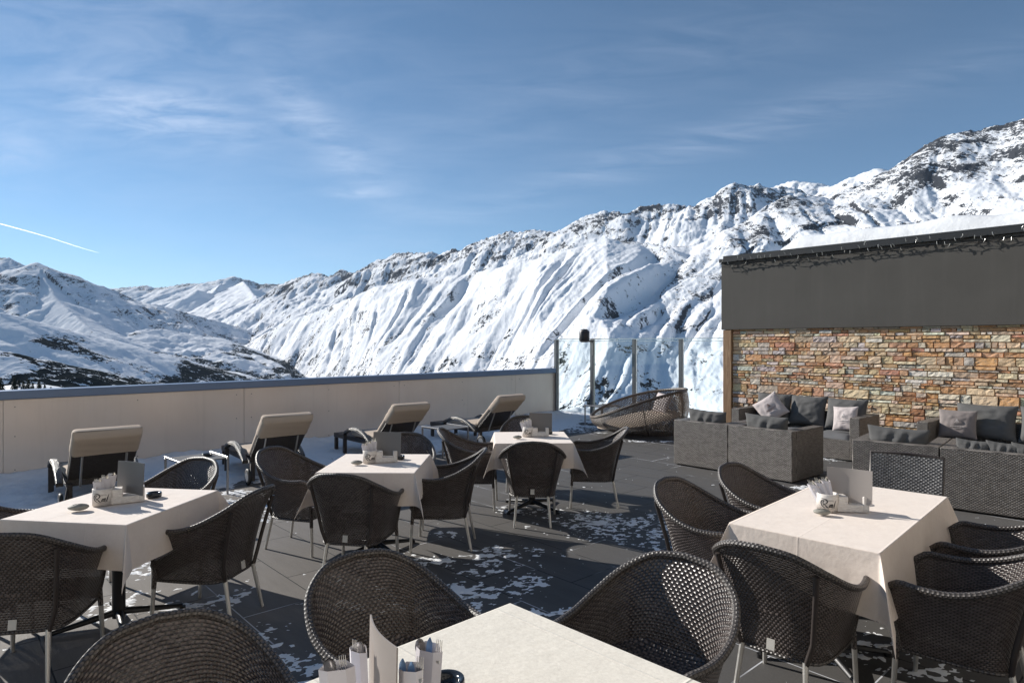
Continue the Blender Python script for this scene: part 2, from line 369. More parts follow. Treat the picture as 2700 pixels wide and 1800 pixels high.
# slope and masks
gy, gx = np.gradient(H); dr = np.gradient(RR, axis=0); da = RR*np.gradient(AZ, axis=1)
slope = np.sqrt((gy/dr)**2+(gx/da)**2)
left = np.isin(WH, [8, 9, 10, 11, 12, 13, 14]); nz = fbm(X/260, Y/260, 4); nz2 = fbm(X/90+40, Y/90, 3)
cur = np.clip((slope-.85)/.6, 0, 1)
rock = cur*np.where(WH == 3, .25, .7)+np.where(np.isin(WH, [0, 2, 5, 8]), .34, 0)*np.clip(1.15-DD/600, 0, 1)+.25*np.clip(nz+nz2*.8, -1, 1)
rock += np.where(WH == 2, .26, 0)+np.where((WH == 3) & (DD < 120) & (X > 1000), .25, 0)+np.where((WH == 4) | (WH == 15), .36, 0)+np.where(WH == 3, .12+.30*gn(X/230, Y/230)+.25*np.clip(1-DD/160, 0, 1), 0)+np.where(WH == 9, .30, 0)+np.where(WH == 0, .10, 0)+np.where((WH == 1) | (WH == 5), .12, 0)
rock -= np.where((WH == 3) & (X < 900), .06, 0)
rock = np.clip(rock, 0, 1)
tree = np.zeros(H.shape)
tree += np.where(np.isin(WH, [11, 12]), np.clip((10-H+130*nz)/110, 0, 1)*1.05, 0)
tree += np.where(np.isin(WH, [13, 14]), np.clip((-35-H+150*nz)/120, 0, 1)*1.05, 0)
tree += np.where((WH == 9) | (WH == 10), np.clip((-110-H+50*nz)/80, 0, 1)*.9, 0)
tree += np.where(WH == 3, .10+np.clip((60-H+170*nz2)/480, 0, .42)+.16*nz, 0)
tree += np.where(H < -235, np.clip(.4+nz, 0, .7), 0)*(r_ > 1500)
tree = np.clip(tree+.25*nz2*(tree > .05), 0, 1)
idx = np.arange(NR*NA).reshape(NR, NA)
Q = np.stack((idx[:-1, :-1], idx[:-1, 1:], idx[1:, 1:], idx[1:, :-1]), -1).reshape(-1, 4)
m, nt, b, o = newmat('mountain_snow_rock'); n = N(nt)
ps = n.pos(); px, py, pz = n.sep(ps)
def attr(k): a = n.new('ShaderNodeAttribute'); a.attribute_name = k; return a.outputs['Fac']
n1 = n.noise(ps, .075, 4, .75); n2 = n.noise(ps, .17, 3, .75); n3 = n.noise(n.mapping(ps, rot=(0, 0, .47), sc=(1, .15, .5)), .05, 4, .65)
rk = n.math('ADD', n.math('MULTIPLY', n1, .40), n.math('ADD', n.math('MULTIPLY', n2, .26), n.math('MULTIPLY', n3, .34)))
clump = n.noise(ps, .011, 3, .6)
thr = n.math('SUBTRACT', n.math('SUBTRACT', .78, n.math('MULTIPLY', clump, .26)), n.math('MULTIPLY', attr('rock'), .30))
rockm = n.mapr(n.math('SUBTRACT', rk, thr), -.008, .02)
tn = n.noise(ps, .075, 3, .8); tn2 = n.noise(ps, .014, 4, .7)
tt = n.math('ADD', n.math('MULTIPLY', tn, .58), n.math('MULTIPLY', tn2, .42))
treem = n.mapr(n.math('SUBTRACT', tt, n.math('SUBTRACT', .70, n.math('MULTIPLY', attr('tree'), .27))), -.003, .012)
snow = n.mix(n1, (.80, .82, .86), (.90, .91, .93)); rockc = n.mix(n2, (.022, .026, .034), (.082, .084, .092))
treec = n.mix(n2, (.008, .011, .012), (.026, .031, .032))
col = n.mix(rockm, snow, rockc); col = n.mix(treem, col, treec)
fl_ = n.mapping(ps, rot=(0, 0, .47), sc=(1, .16, .4))
hgt = n.math('ADD', n.math('MULTIPLY', n.noise(fl_, .035, 6, .62), 15.0), n.math('MULTIPLY', n.noise(ps, .13, 4, .68), n.math('ADD', 1.6, n.math('MULTIPLY', rockm, 6.0))))
setb(b, n, col, .95, 0, 0.0, n.bump(hgt, .7, .45))
mount = npmesh('mountains', np.stack((X, Y, H), -1).reshape(-1, 3), Q, m, None, {'rock': rock.ravel(), 'tree': tree.ravel()})
tag(mount, 'snow covered alpine mountains with rocky crests and gullies across the valley', 'mountains', None, 'structure')

if HAZE > 0:
    hz = MB(); top = H.max()+40
    hz.box((0, 6900, (top-300)/2), (31000, 15800, top+300)).build('haze', simple('haze_empty', (1, 1, 1)))
    hz = bpy.data.objects['haze']; tag(hz, 'thin pale blue mountain air over the valley', 'haze', None, 'stuff')
    m = bpy.data.materials.new('haze_air'); m.use_nodes = True; nt = m.node_tree; nt.nodes.clear()
    vo = nt.nodes.new('ShaderNodeVolumePrincipled'); oo = nt.nodes.new('ShaderNodeOutputMaterial'); nt.links.new(vo.outputs[0], oo.inputs['Volume'])
    vo.inputs['Color'].default_value = (.62, .78, 1, 1); vo.inputs['Density'].default_value = HAZE; vo.inputs['Anisotropy'].default_value = .0
    hz.data.materials.clear(); hz.data.materials.append(m)
# ---------------------------------------------------------------- terrace: floor, parapet, glass, building
FA = radians(-47.7)                                 # direction of the long floor joints
fa = Vector((cos(FA), sin(FA), 0)); fb = Vector((-sin(FA), cos(FA), 0))
pA, pB = P(0, 1267), P(1467, 1093)                   # foot of the parapet
wd = (pB-pA).normalized(); wn = Vector((wd.y, -wd.x, 0))      # along the parapet, and its normal into the terrace
bd_ = Vector((.7071, -.7071, 0))                     # along glass screen and building face
gl0 = pB.copy()
def online(u):                                       # where the sight line of column u meets the glass / building line
    k = (u-CX)/F; t = (k*gl0.y-gl0.x)/(bd_.x-k*bd_.y); return gl0+bd_*t
bn = Vector((-.7071, -.7071, 0))                     # building normal, towards the terrace
corner = online(1912)

m, nt, b, o = newmat('slate_floor_tiles'); n = N(nt)
mp = n.mapping(n.pos(), rot=(0, 0, -FA)); bt = n.new('ShaderNodeTexBrick'); n.put(bt.inputs['Vector'], n.mapping(mp, loc=(.2, .0, 0)))
bt.inputs['Scale'].default_value = 1; bt.inputs['Brick Width'].default_value = 1.0; bt.inputs['Row Height'].default_value = .5; bt.inputs['Mortar Size'].default_value = .005
bt.inputs['Mortar Smooth'].default_value = .3; bt.inputs['Color1'].default_value = (.3, .3, .3, 1); bt.inputs['Color2'].default_value = (.7, .7, .7, 1); bt.inputs['Bias'].default_value = 0
n1 = n.noise(n.pos(), 1.3, 5, .65); n2 = n.noise(n.pos(), 90, 3, .7); n3 = n.noise(n.mapping(mp, sc=(.35, 2, 1)), 3, 5, .65)
px, py, pz = n.sep(n.pos())
tonef = n.mapr(n.math('ADD', px, n.math('MULTIPLY', n1, 1.6)), -2.6, 1.4)        # paler stone on the left, darker stone on the right
c = n.mix(n.math('MULTIPLY', n2, 1.0), n.mix(tonef, (.16, .142, .13), (.066, .063, .062)), n.mix(tonef, (.25, .225, .205), (.13, .123, .118)))
c = n.mix(n.mapr(n3, .35, .7, 0, .35), c, (.07, .068, .066)); c = n.mix(n.mapr(bt.outputs['Color'], .3, .7, 0, .16), c, (.05, .05, .05))
js = n.noise(n.pos(), .9, 3, .6)
mort = n.mix(n.mapr(js, .49, .58), (.015, .015, .016), (.55, .56, .60))
c = n.mix(bt.outputs['Fac'], c, mort)
hh = n.math('ADD', n.math('MULTIPLY', n2, .0010), n.math('ADD', n.math('MULTIPLY', n3, .003), n.math('MULTIPLY', bt.outputs['Fac'], -.004)))
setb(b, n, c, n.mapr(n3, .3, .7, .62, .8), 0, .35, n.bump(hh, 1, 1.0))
c1_ = pA-wd*4.5; c2_ = pB+wd*.1; c3_ = gl0+bd_*14; fl = MB()
fl.add([c1_-wn*.2, c2_-wn*.1, c3_, c1_+(c3_-c2_)-wn*.2], [(3, 2, 1, 0)], None, 0, False)
fl.add([(p.x, p.y, -.35) for p in (c1_-wn*.2, c2_-wn*.1, c3_)]+[tuple(c1_-wn*.2), tuple(c2_-wn*.1), tuple(c3_)], [(0, 1, 4, 3), (1, 2, 5, 4)], None, 0, False)
tag(fl.build('terrace_floor', m), 'dark slate tiled terrace floor', 'floor', None, 'structure')

# parapet: metal clad panels with a blue grey capping
m_pan, nt, b, o = newmat('brushed_metal_panel'); n = N(nt)
n1 = n.noise(n.pos(), .8, 3); n2 = n.noise(n.mapping(n.pos(), sc=(1, 1, 6)), 30, 3); sp = n.noise(n.pos(), 3.2, 4, .6)
c = n.mix(n.mapr(n1, .3, .7), (.70, .60, .52), (.80, .71, .63)); drip = n.noise(n.mapping(n.pos(), sc=(7, 7, .35)), 1.6, 4, .65); c = n.mix(n.mapr(drip, .52, .78, 0, .15), c, (.42, .37, .33)); c = n.mix(n.mapr(sp, .70, .78, 0, .45), c, (.25, .24, .24))
setb(b, n, c, n.mapr(n2, .3, .7, .33, .42), .35, .5, n.bump(n.noise(n.pos(), 1.1, 2), .35, .02))
m_cap = simple('blue_grey_capping', (.16, .22, .33), .42, .5, .08, 3)
m_seam = simple('dark_seam', (.04, .04, .045), .6); m_scr = simple('screw_head', (.12, .11, .11), .4, .8)
par = thing('parapet_wall', 'long pale metal clad parapet with blue grey capping behind the sun loungers', 'parapet', pA, atan2(wd.y, wd.x))
Lp = (pB-pA).length; x0 = -4.4; zc_ = 1.03
MB().box(((x0+Lp)/2, .11, zc_/2), (Lp-x0, .20, zc_)).build('wall_core', m_pan, par)
seams = [(u, P(u, 1267+(1093-1267)*u/1467)) for u in (8, 643, 1052, 1359)]
xs = [x0]+[(q-pA).length for _, q in seams]+[Lp]
for i in range(len(xs)-1):
    pw = MB(); pw.box(((xs[i]+xs[i+1])/2, .0, zc_/2+.02), (xs[i+1]-xs[i]-.006, .012, zc_-.05), 0, None, 0, .002)
    pn = pw.build('panel', m_pan, par)
    sc_ = MB()
    nn = max(2, int((xs[i+1]-xs[i])/.9))
    for k in range(nn):
        xx = xs[i]+.12+(xs[i+1]-xs[i]-.24)*k/(nn-1)
        for zz in (.12, .55, .93): sc_.tube([(xx, -.006, zz), (xx, -.011, zz)], .007, 8)
    sc_.build('screw', m_scr, pn)
cp = MB(); cp.box(((x0+Lp)/2, .10, 1.085), (Lp-x0+.02, .30, .11), 0, None, 0, .006)
cp.build('capping', m_cap, par)

# glass wind screen
m_gl, nt, b, o = newmat('clear_glass'); n = N(nt)
nt.nodes.remove(b); tr = n.new('ShaderNodeBsdfTransparent'); gs = n.new('ShaderNodeBsdfGlossy'); fr = n.new('ShaderNodeFresnel'); mx = n.new('ShaderNodeMixShader')
tr.inputs[0].default_value = (.93, .97, .985, 1); gs.inputs['Roughness'].default_value = .02; fr.inputs[0].default_value = 1.35
n.put(mx.inputs[0], fr.outputs[0]); nt.links.new(tr.outputs[0], mx.inputs[1]); nt.links.new(gs.outputs[0], mx.inputs[2]); nt.links.new(mx.outputs[0], o.inputs[0])
m_post = simple('grey_steel_post', (.17, .175, .18), .4, .6, .1, 6); m_rail = simple('steel_rail', (.5, .52, .54), .25, .9)
m_blk = simple('black_plastic', (.02, .02, .022), .45)
scr = thing('glass_screen', 'tall clear glass wind screen with grey steel posts between parapet and stone building', 'glass screen', gl0, atan2(bd_.y, bd_.x))
Lg = (corner-gl0).length; ups = [0.02]+[(online(u)-gl0).length for u in (1561, 1672, 1795)]+[Lg-.03]
for i, x in enumerate(ups[:-1]):
    MB().box((x, .02 if i else -.02, .92), (.075, .10, 1.84), 0, None, 0, .004).box((x, .02 if i else -.02, .012), (.16, .16, .02)).build('post', m_post, scr)
for i in range(len(ups)-1):
    a, c_ = ups[i]+.05, ups[i+1]-.05
    MB().box(((a+c_)/2, .02, .97), (c_-a, .010, 1.74)).build('pane', m_gl, scr)
MB().box((Lg/2, .02, 1.852), (Lg, .035, .018)).box((Lg/2, .02, 1.80), (Lg, .02, .012)).build('top_rail', m_rail, scr)
sp_ = thing('loudspeaker', 'round grey loudspeaker on a bracket at the top of a glass screen post', 'loudspeaker', online(1561)+Vector((-.19, -.10, 1.80)), radians(200))
sp_.scale = (1.25, 1.25, 1.3)
m_spk = simple('speaker_shell', (.10, .095, .09), .5)
MB().lathe([(0, .0), (.06, .0), (.085, .02), (.092, .07), (.092, .15), (.08, .21), (.05, .235), (0, .24)], (0, 0, -.02)).build('housing', m_spk, sp_)
MB().lathe([(.093, .03), (.096, .035), (.096, .19), (.093, .195)], (0, 0, -.02)).build('grille', m_blk, sp_)
MB().box((-.12, 0, .0), (.13, .035, .03), 0, None, 0, .004).box((-.17, 0, -.12), (.03, .06, .28), 0, None, 0, .004).build('bracket', m_post, sp_)

# building: stone lower wall, rendered band, timber post, roof edge
bang = FA
bld = thing('stone_building', 'building end wall of orange natural stone below a dark grey rendered band', 'building', corner, bang)
def stone_wall(L, z0, z1):
    V, Fc, A = [], [], []; z = z0; ys = 0
    tones = [(.42, .24, .12), (.46, .29, .165), (.52, .38, .25), (.44, .34, .24), (.55, .45, .34), (.46, .42, .37), (.37, .20, .11), (.52, .40, .27), (.58, .53, .47), (.46, .25, .16), (.40, .36, .32), (.46, .41, .32)]
    wt = [2.2, 2.4, 2.2, 1.6, 1.8, 1.5, 1.2, 1.6, 1, 1.0, .8, .9]; tot = sum(wt); me = MB(); cols = []
    def pick():
        r = random.random()*tot
        for t, w_ in zip(tones, wt):
            r -= w_
            if r <= 0: break
        k = random.uniform(1.15, 1.6); return tuple(min(1, c_*k*random.uniform(.93, 1.07)) for c_ in t)
    def stone(x0, x1, a, b_):
        g = .0035; x0 += g*random.uniform(.4, 1.6); x1 -= g*random.uniform(.4, 1.6); a += g*random.uniform(.4, 1.6); b_ -= g*random.uniform(.4, 1.6)
        if x1-x0 < .012 or b_-a < .008: return
        dp = random.uniform(.0, .024); nx = max(2, int((x1-x0)/.045)+1); nz = max(2, int((b_-a)/.03)+1); e = .006
        tx_ = random.uniform(-.05, .05); tz_ = random.uniform(-.12, .12)
        G = np.zeros((nx+2, nz+2, 3)); xs_ = np.r_[x0, np.linspace(x0+e, x1-e, nx), x1]; zs_ = np.r_[a, np.linspace(a+e, b_-e, nz), b_]
        jx = rng.normal(0, .0025, (nx+2, nz+2)); jz = rng.normal(0, .002, (nx+2, nz+2)); jy = rng.normal(0, .0028, (nx+2, nz+2))
        for i in range(nx+2):
            for j in range(nz+2):
                edge = i in (0, nx+1) or j in (0, nz+1)
                y = .012 if edge else -dp-.012-(xs_[i]-(x0+x1)/2)*tx_-(zs_[j]-(a+b_)/2)*tz_+jy[i, j]
                G[i, j] = (xs_[i]+jx[i, j]*(1 if not edge else .8), min(y, .012), zs_[j]+jz[i, j])
        k0 = len(me.f); me.grid(G, None, 0, False); c_ = pick(); cols.extend([c_]*(len(me.f)-k0))
    while z < z1-.01:
        h = random.choice([.035, .05, .06, .075, .09, .11, .13, .15]); h = min(h, z1-z)
        if z1-z-h < .03: h = z1-z
        x = 0.0
        while x < L:
            l = random.uniform(.07, .17) if random.random() < .4 else random.uniform(.15, .40); l *= .6+h*4
            if h > .10 and random.random() < .45:         # split a tall course in two thin stones
                s_ = h*random.uniform(.35, .65); mid = x+l*random.uniform(.35, .65)
                stone(x, x+l, z, z+s_)
                if random.random() < .5: stone(x, mid, z+s_, z+h); stone(mid, x+l, z+s_, z+h)
                else: stone(x, x+l, z+s_, z+h)
            else: stone(x, x+l, z, z+h)
            x += l
        z += h
    return me, cols
m_st, nt, b, o = newmat('split_natural_stone'); n = N(nt)
vc = n.new('ShaderNodeVertexColor'); vc.layer_name = 'Col'; co = n.coord()
n1 = n.noise(co, 9, 5, .7); n2 = n.noise(co, 55, 4, .7); n3 = n.noise(n.mapping(co, sc=(1, 1, 3)), 14, 4, .7)
c = n.mix(n.mapr(n1, .54, .76, 0, .42), vc.outputs[0], (.50, .27, .13)); c = n.mix(n.mapr(n3, .52, .72, 0, .7), c, (.50, .45, .38))
mul = n.new('ShaderNodeMix', data_type='RGBA', blend_type='MULTIPLY'); mul.inputs[0].default_value = .8; n.put(mul.inputs[6], c); n.put(mul.inputs[7], n.mix(n2, (.5, .5, .5), (1.45, 1.45, 1.45)))
setb(b, n, mul.outputs[2], .85, 0, .25, n.bump(n.math('ADD', n1, n.math('MULTIPLY', n2, .5)), .9, .008))
ZB0, ZB1 = 2.03, 3.42; BL = 9.0
me_, cols_ = stone_wall(BL, 0.0, ZB0+.02)
sw = me_.build('stone_cladding', m_st, bld); sw.location = (.17, 0, 0)
ca = sw.data.color_attributes.new('Col', 'BYTE_COLOR', 'CORNER'); arr = []
for f, c_ in zip(sw.data.polygons, cols_): arr += [(*[pow(x, 1.0) for x in c_], 1.0)]*f.loop_total
ca.data.foreach_set('color', np.array(arr, np.float32).ravel())
m_mor = simple('stone_backing', (.44, .34, .25), .9)
MB().box((BL/2+.1, .30, 1.0), (BL+.2, .58, 2.06)).build('wall_core', m_mor, bld)
m_ren, nt, b, o = newmat('dark_render'); n = N(nt); co = n.coord()
n1 = n.noise(co, 1.1, 5, .6); n2 = n.noise(co, 140, 3, .6); n3 = n.noise(n.mapping(co, sc=(6, 6, .5)), 1.5, 3)
c = n.mix(n1, (.070, .066, .061), (.108, .102, .094)); c = n.mix(n.mapr(n3, .5, .75, 0, .3), c, (.115, .109, .10))
setb(b, n, c, .8, 0, .3, n.bump(n.math('ADD', n2, n.math('MULTIPLY', n.noise(co, 3, 3), 2)), .35, .003))
bandz0, bandz1 = 2.015, 3.33
MB().box((BL/2-.02, .28, (bandz0+bandz1)/2), (BL+.04, .72, bandz1-bandz0), 0, None, 0, .008).build('rendered_band', m_ren, bld)
m_rf = simple('dark_roof_edge', (.035, .036, .038), .5, .3, .1, 4)
MB().box((BL/2-.02, .28, bandz1+.035), (BL+.10, .80, .07), 0, None, 0, .006).box((BL/2, .24, bandz1+.10), (BL+.02, .62, .06), 0, None, 0, .006).build('roof_edge', m_rf, bld)
MB().box((BL/2, 3.6, bandz1-.06), (BL, 6.2, .1)).build('roof_deck', m_rf, bld)
m_wd, nt, b, o = newmat('weathered_timber'); n = N(nt); co = n.coord()
g = n.noise(n.mapping(co, sc=(22, 22, 1.2)), 2.2, 6, .7, 1.0); g2 = n.noise(n.mapping(co, sc=(60, 60, 2)), 2, 3)
setb(b, n, n.mix(n.mapr(g, .3, .7), (.16, .085, .045), (.40, .27, .165)), .75, 0, .3, n.bump(n.math('ADD', g, n.math('MULTIPLY', g2, .5)), .6, .006))
MB().box((.08, .03, 1.005), (.175, .20, 2.01), 0, None, 0, .006).build('timber_post', m_wd, bld)

# snow lying on the roof
def heap(L, W, h, nx, ny, fn, off=(0, 0, 0)):
    xs_ = np.linspace(0, L, nx); ys_ = np.linspace(0, W, ny); Xg, Yg = np.meshgrid(xs_, ys_, indexing='ij'); Z = fn(Xg, Yg)*h
    return np.dstack((Xg+off[0], Yg+off[1], Z+off[2]))
m_sn, nt, b, o = newmat('packed_snow'); n = N(nt); co = n.coord()
setb(b, n, n.mix(n.noise(co, 8, 3), (.80, .82, .85), (.88, .89, .91)), .6, 0, .3, n.bump(n.math('ADD', n.noise(co, 6, 4, .55), n.math('MULTIPLY', n.noise(co, 70, 3), .15)), .5, .03))
b.inputs['Subsurface Weight'].default_value = .0
def rf(x, y):
    e = np.clip(x/.5, 0, 1)*np.clip(y/.22, 0, 1)*np.clip((6-y)/.4, 0, 1)
    prof = .36+.05*np.clip(x/8, 0, 1)+.20*np.clip(y/2.5, 0, 1)+.055*fbm(x*.9, y*1.3, 2)+.05*rid(x*1.1, y*.6+3, 1)*np.clip(y/.5, 0, 1)
    return np.sqrt(np.clip(e, 0, 1))*prof
A = heap(BL-.8, 5.6, 1.02, 150, 60, rf, (.75, .22, bandz1-.02))
rs = MB().grid(A).build('roof_snow', m_sn, None); rs.location = corner; rs.rotation_euler = (0, 0, bang)
tag(rs, 'thick snow lying on the roof behind the dark band', 'snow', None, 'structure')

# string of lights along the roof edge
m_wire = simple('black_wire', (.015, .015, .016), .5); m_bulb = simple('clear_bulb', (.30, .30, .28), .2, .0, .1); m_bulb.node_tree.nodes['Principled BSDF'].inputs['Transmission Weight'].default_value = .3
lt = thing('string_lights', 'unlit string of small fairy lights clipped along the dark roof edge of the building', 'string lights', corner, bang)
wr = MB(); tips = []
for w_ in range(3):
    pts = []; NP_ = 170
    for i in range(NP_):
        x = -.02+(BL-.3)*i/(NP_-1); z = bandz1-.0+.028*math.sin(x*5+w_*2)+random.uniform(-.016, .016)-.02*w_
        pts.append((x, -.130-.006*w_-random.uniform(0, .008), z-.03)); tips.append(pts[-1])
    wr.tube(pts, .0045, 4, 0, False)
for i in range(170):                       # short twigs that hold the lamps
    x, y, z = random.choice(tips); a = random.uniform(0, 2*pi); l = random.uniform(.02, .06)
    wr.tube([(x, y, z), (x+cos(a)*l*.7, y-random.uniform(.0, .02), z+sin(a)*l)], .003, 4)
wr.build('wire', m_wire, lt)
for i in range(90):
    x = .02+(BL-.6)*(i+random.random())/90*(.62 if i < 0 else 1); z = bandz1+random.uniform(-.07, .06); y = -.140-random.uniform(0, .025); a = random.uniform(-.7, .7); up = random.choice((-1, 1))
    q = MB().tube([(x, y, z), (x+.2*.05*a, y-.004, z+.03*up), (x+.05*a, y-.008, z+.055*up)], [.0055, .0065, .003], 6); q.build('bulb', m_bulb, lt)

# snow on the terrace: drift in the shade of the parapet and thin patches
def snowsheet(name, cen, ax, L, W, res, fn, label, kind='stuff'):
    nx, ny = int(L/res), int(W/res); s_ = np.linspace(-L/2, L/2, nx); t_ = np.linspace(-W/2, W/2, ny); Sg, Tg = np.meshgrid(s_, t_, indexing='ij')
    ca_, sa_ = cos(ax), sin(ax); Xw = cen[0]+Sg*ca_-Tg*sa_; Yw = cen[1]+Sg*sa_+Tg*ca_
    Z = fn(Xw, Yw, Sg, Tg); idx_ = np.arange(nx*ny).reshape(nx, ny); q = np.stack((idx_[:-1, :-1], idx_[1:, :-1], idx_[1:, 1:], idx_[:-1, 1:]), -1).reshape(-1, 4)
    zz = Z.ravel(); keep = zz[q].max(1) > -.001; q = q[keep]; used = np.unique(q); rem = np.full(nx*ny, -1); rem[used] = np.arange(len(used))
    Vv = np.stack((Xw.ravel(), Yw.ravel(), zz), -1)[used]
    return tag(npmesh(name, Vv, rem[q], m_sn), label, 'snow', None, kind)
def drift(X_, Y_, s_, t_):
    d_ = (X_-pA.x)*wn.x+(Y_-pA.y)*wn.y
    al = (X_-pA.x)*wd.x+(Y_-pA.y)*wd.y
    nzz = fbm(X_*1.1, Y_*1.1, 4)*.45+fbm(X_*6, Y_*6, 3)*.10
    edge = np.interp(al, [0, 3, 8, Lp-2, Lp], [2.3, 2.5, 2.3, 1.9, 1.5])
    h_ = .03*np.clip((edge-d_)/.9+nzz*1.2, -.4, 1)+.07*np.exp(-(d_/.35)**2)*(1+.4*fbm(X_*2, Y_*2, 2))+.018*rid(X_*2.2, Y_*2.2, 3)*(d_ < edge)-.012+.012*fbm(X_*9, Y_*9, 2)
    return np.where(d_ < .005, -.02, h_)
mid = (pA+pB)/2+wn*1.75
snowsheet('snow_drift', (mid.x-wd.x*1, mid.y-wd.y*1), atan2(wd.y, wd.x), Lp+6.0, 3.7, .035, drift, 'trodden snow lying in the shade along the parapet')
PATCH = [(1172, 1572, .48, .30, .3), (1380, 1533, .20, .12, .3), (1282, 1472, .15, .07, .4), (1255, 1500, .3, .2, -.1), (1600, 1378, .55, .28, .35), (1730, 1410, .55, .3, .15), (1660, 1392, .9, .5, -.02), (1470, 1345, .22, .12, .15), (1395, 1345, .5, .16, .12),
    (600, 1580, .12, .12, .2), (640, 1560, .1, .1, .0), (690, 1725, .14, .13, .35), (765, 1785, .3, .16, .35), (700, 1665, .18, .14, .05), (610, 1325, .5, .16, .3), (700, 1345, .55, .28, .35), (790, 1330, .4, .3, .25), (650, 1300, .5, .12, .3), (2250, 1728, .25, .05, .3), (2405, 1770, .22, .06, .45), (2180, 1690, .1, .05, .2), (2300, 1700, .5, .3, -.1),
    (1420, 1615, .16, .08, .2), (1490, 1610, .2, .08, .0), (960, 1420, .06, .06, -.05), (1173, 1408, .13, .09, .35), (1150, 1478, .5, .14, .0), (905, 1525, .3, .12, .1), (380, 1470, .25, .2, .35), (360, 1500, .3, .2, .1), (300, 1600, .35, .18, .1), (500, 1600, .35, .10, .1), (2205, 1208, .75, .16, .45), (2110, 1285, .3, .1, .3), (1800, 1165, .6, .12, .3), (1545, 1140, .4, .08, .3), (1500, 1120, .8, .8, .5), (1640, 1162, .5, .1, .35),
    (480, 1560, .2, .1, .1), (1010, 1480, .3, .1, .05), (2560, 1380, .3, .04, .0), (1560, 1285, .1, .03, .1), (870, 1600, .25, .12, .05), (1330, 1470, .5, .3, -.08), (1040, 1565, .3, .2, .1)]
def patches(X_, Y_, s_, t_):
    mk = np.full(X_.shape, -.9)
    for (u, v, a_, b_, k) in PATCH:
        q = P(u, v); dx_ = X_-q.x; dy_ = Y_-q.y; cs, sn_ = cos(-.2), sin(-.2)
        e = ((dx_*cs+dy_*sn_)/a_)**2+((-dx_*sn_+dy_*cs)/(b_*1.25))**2
        mk = np.maximum(mk, k+.35-e*.75)
    nzz = fbm(X_*3.2, Y_*3.2, 2, .6)*.40+fbm(X_*11, Y_*14, 3, .85)*.62
    return np.clip((mk*.62+nzz-.34)*.012, -.02, .008)
snowsheet('snow_patches', (.2, 7.6), 0, 11.5, 12.4, .014, patches, 'thin broken patches of old snow on the slate tiles')
# ---------------------------------------------------------------- furniture materials
m_wk = weave('brown_wicker', (.006, .005, .005), (.066, .050, .045), (.130, .106, .098), .029, .0122, .03, .30, .0045)
m_rim = weave('braided_rim', (.014, .012, .011), (.07, .058, .052), (.125, .11, .102), .020, .012, 0, .46, .0028)
m_alu = simple('brushed_aluminium', (.62, .60, .57), .34, .85, .06, 30)
m_strut = simple('brown_steel_strut', (.055, .045, .042), .38, .2)
m_tag = simple('white_tag', (.62, .6, .56), .5)
m_foot = simple('black_foot', (.015, .015, .015), .6)

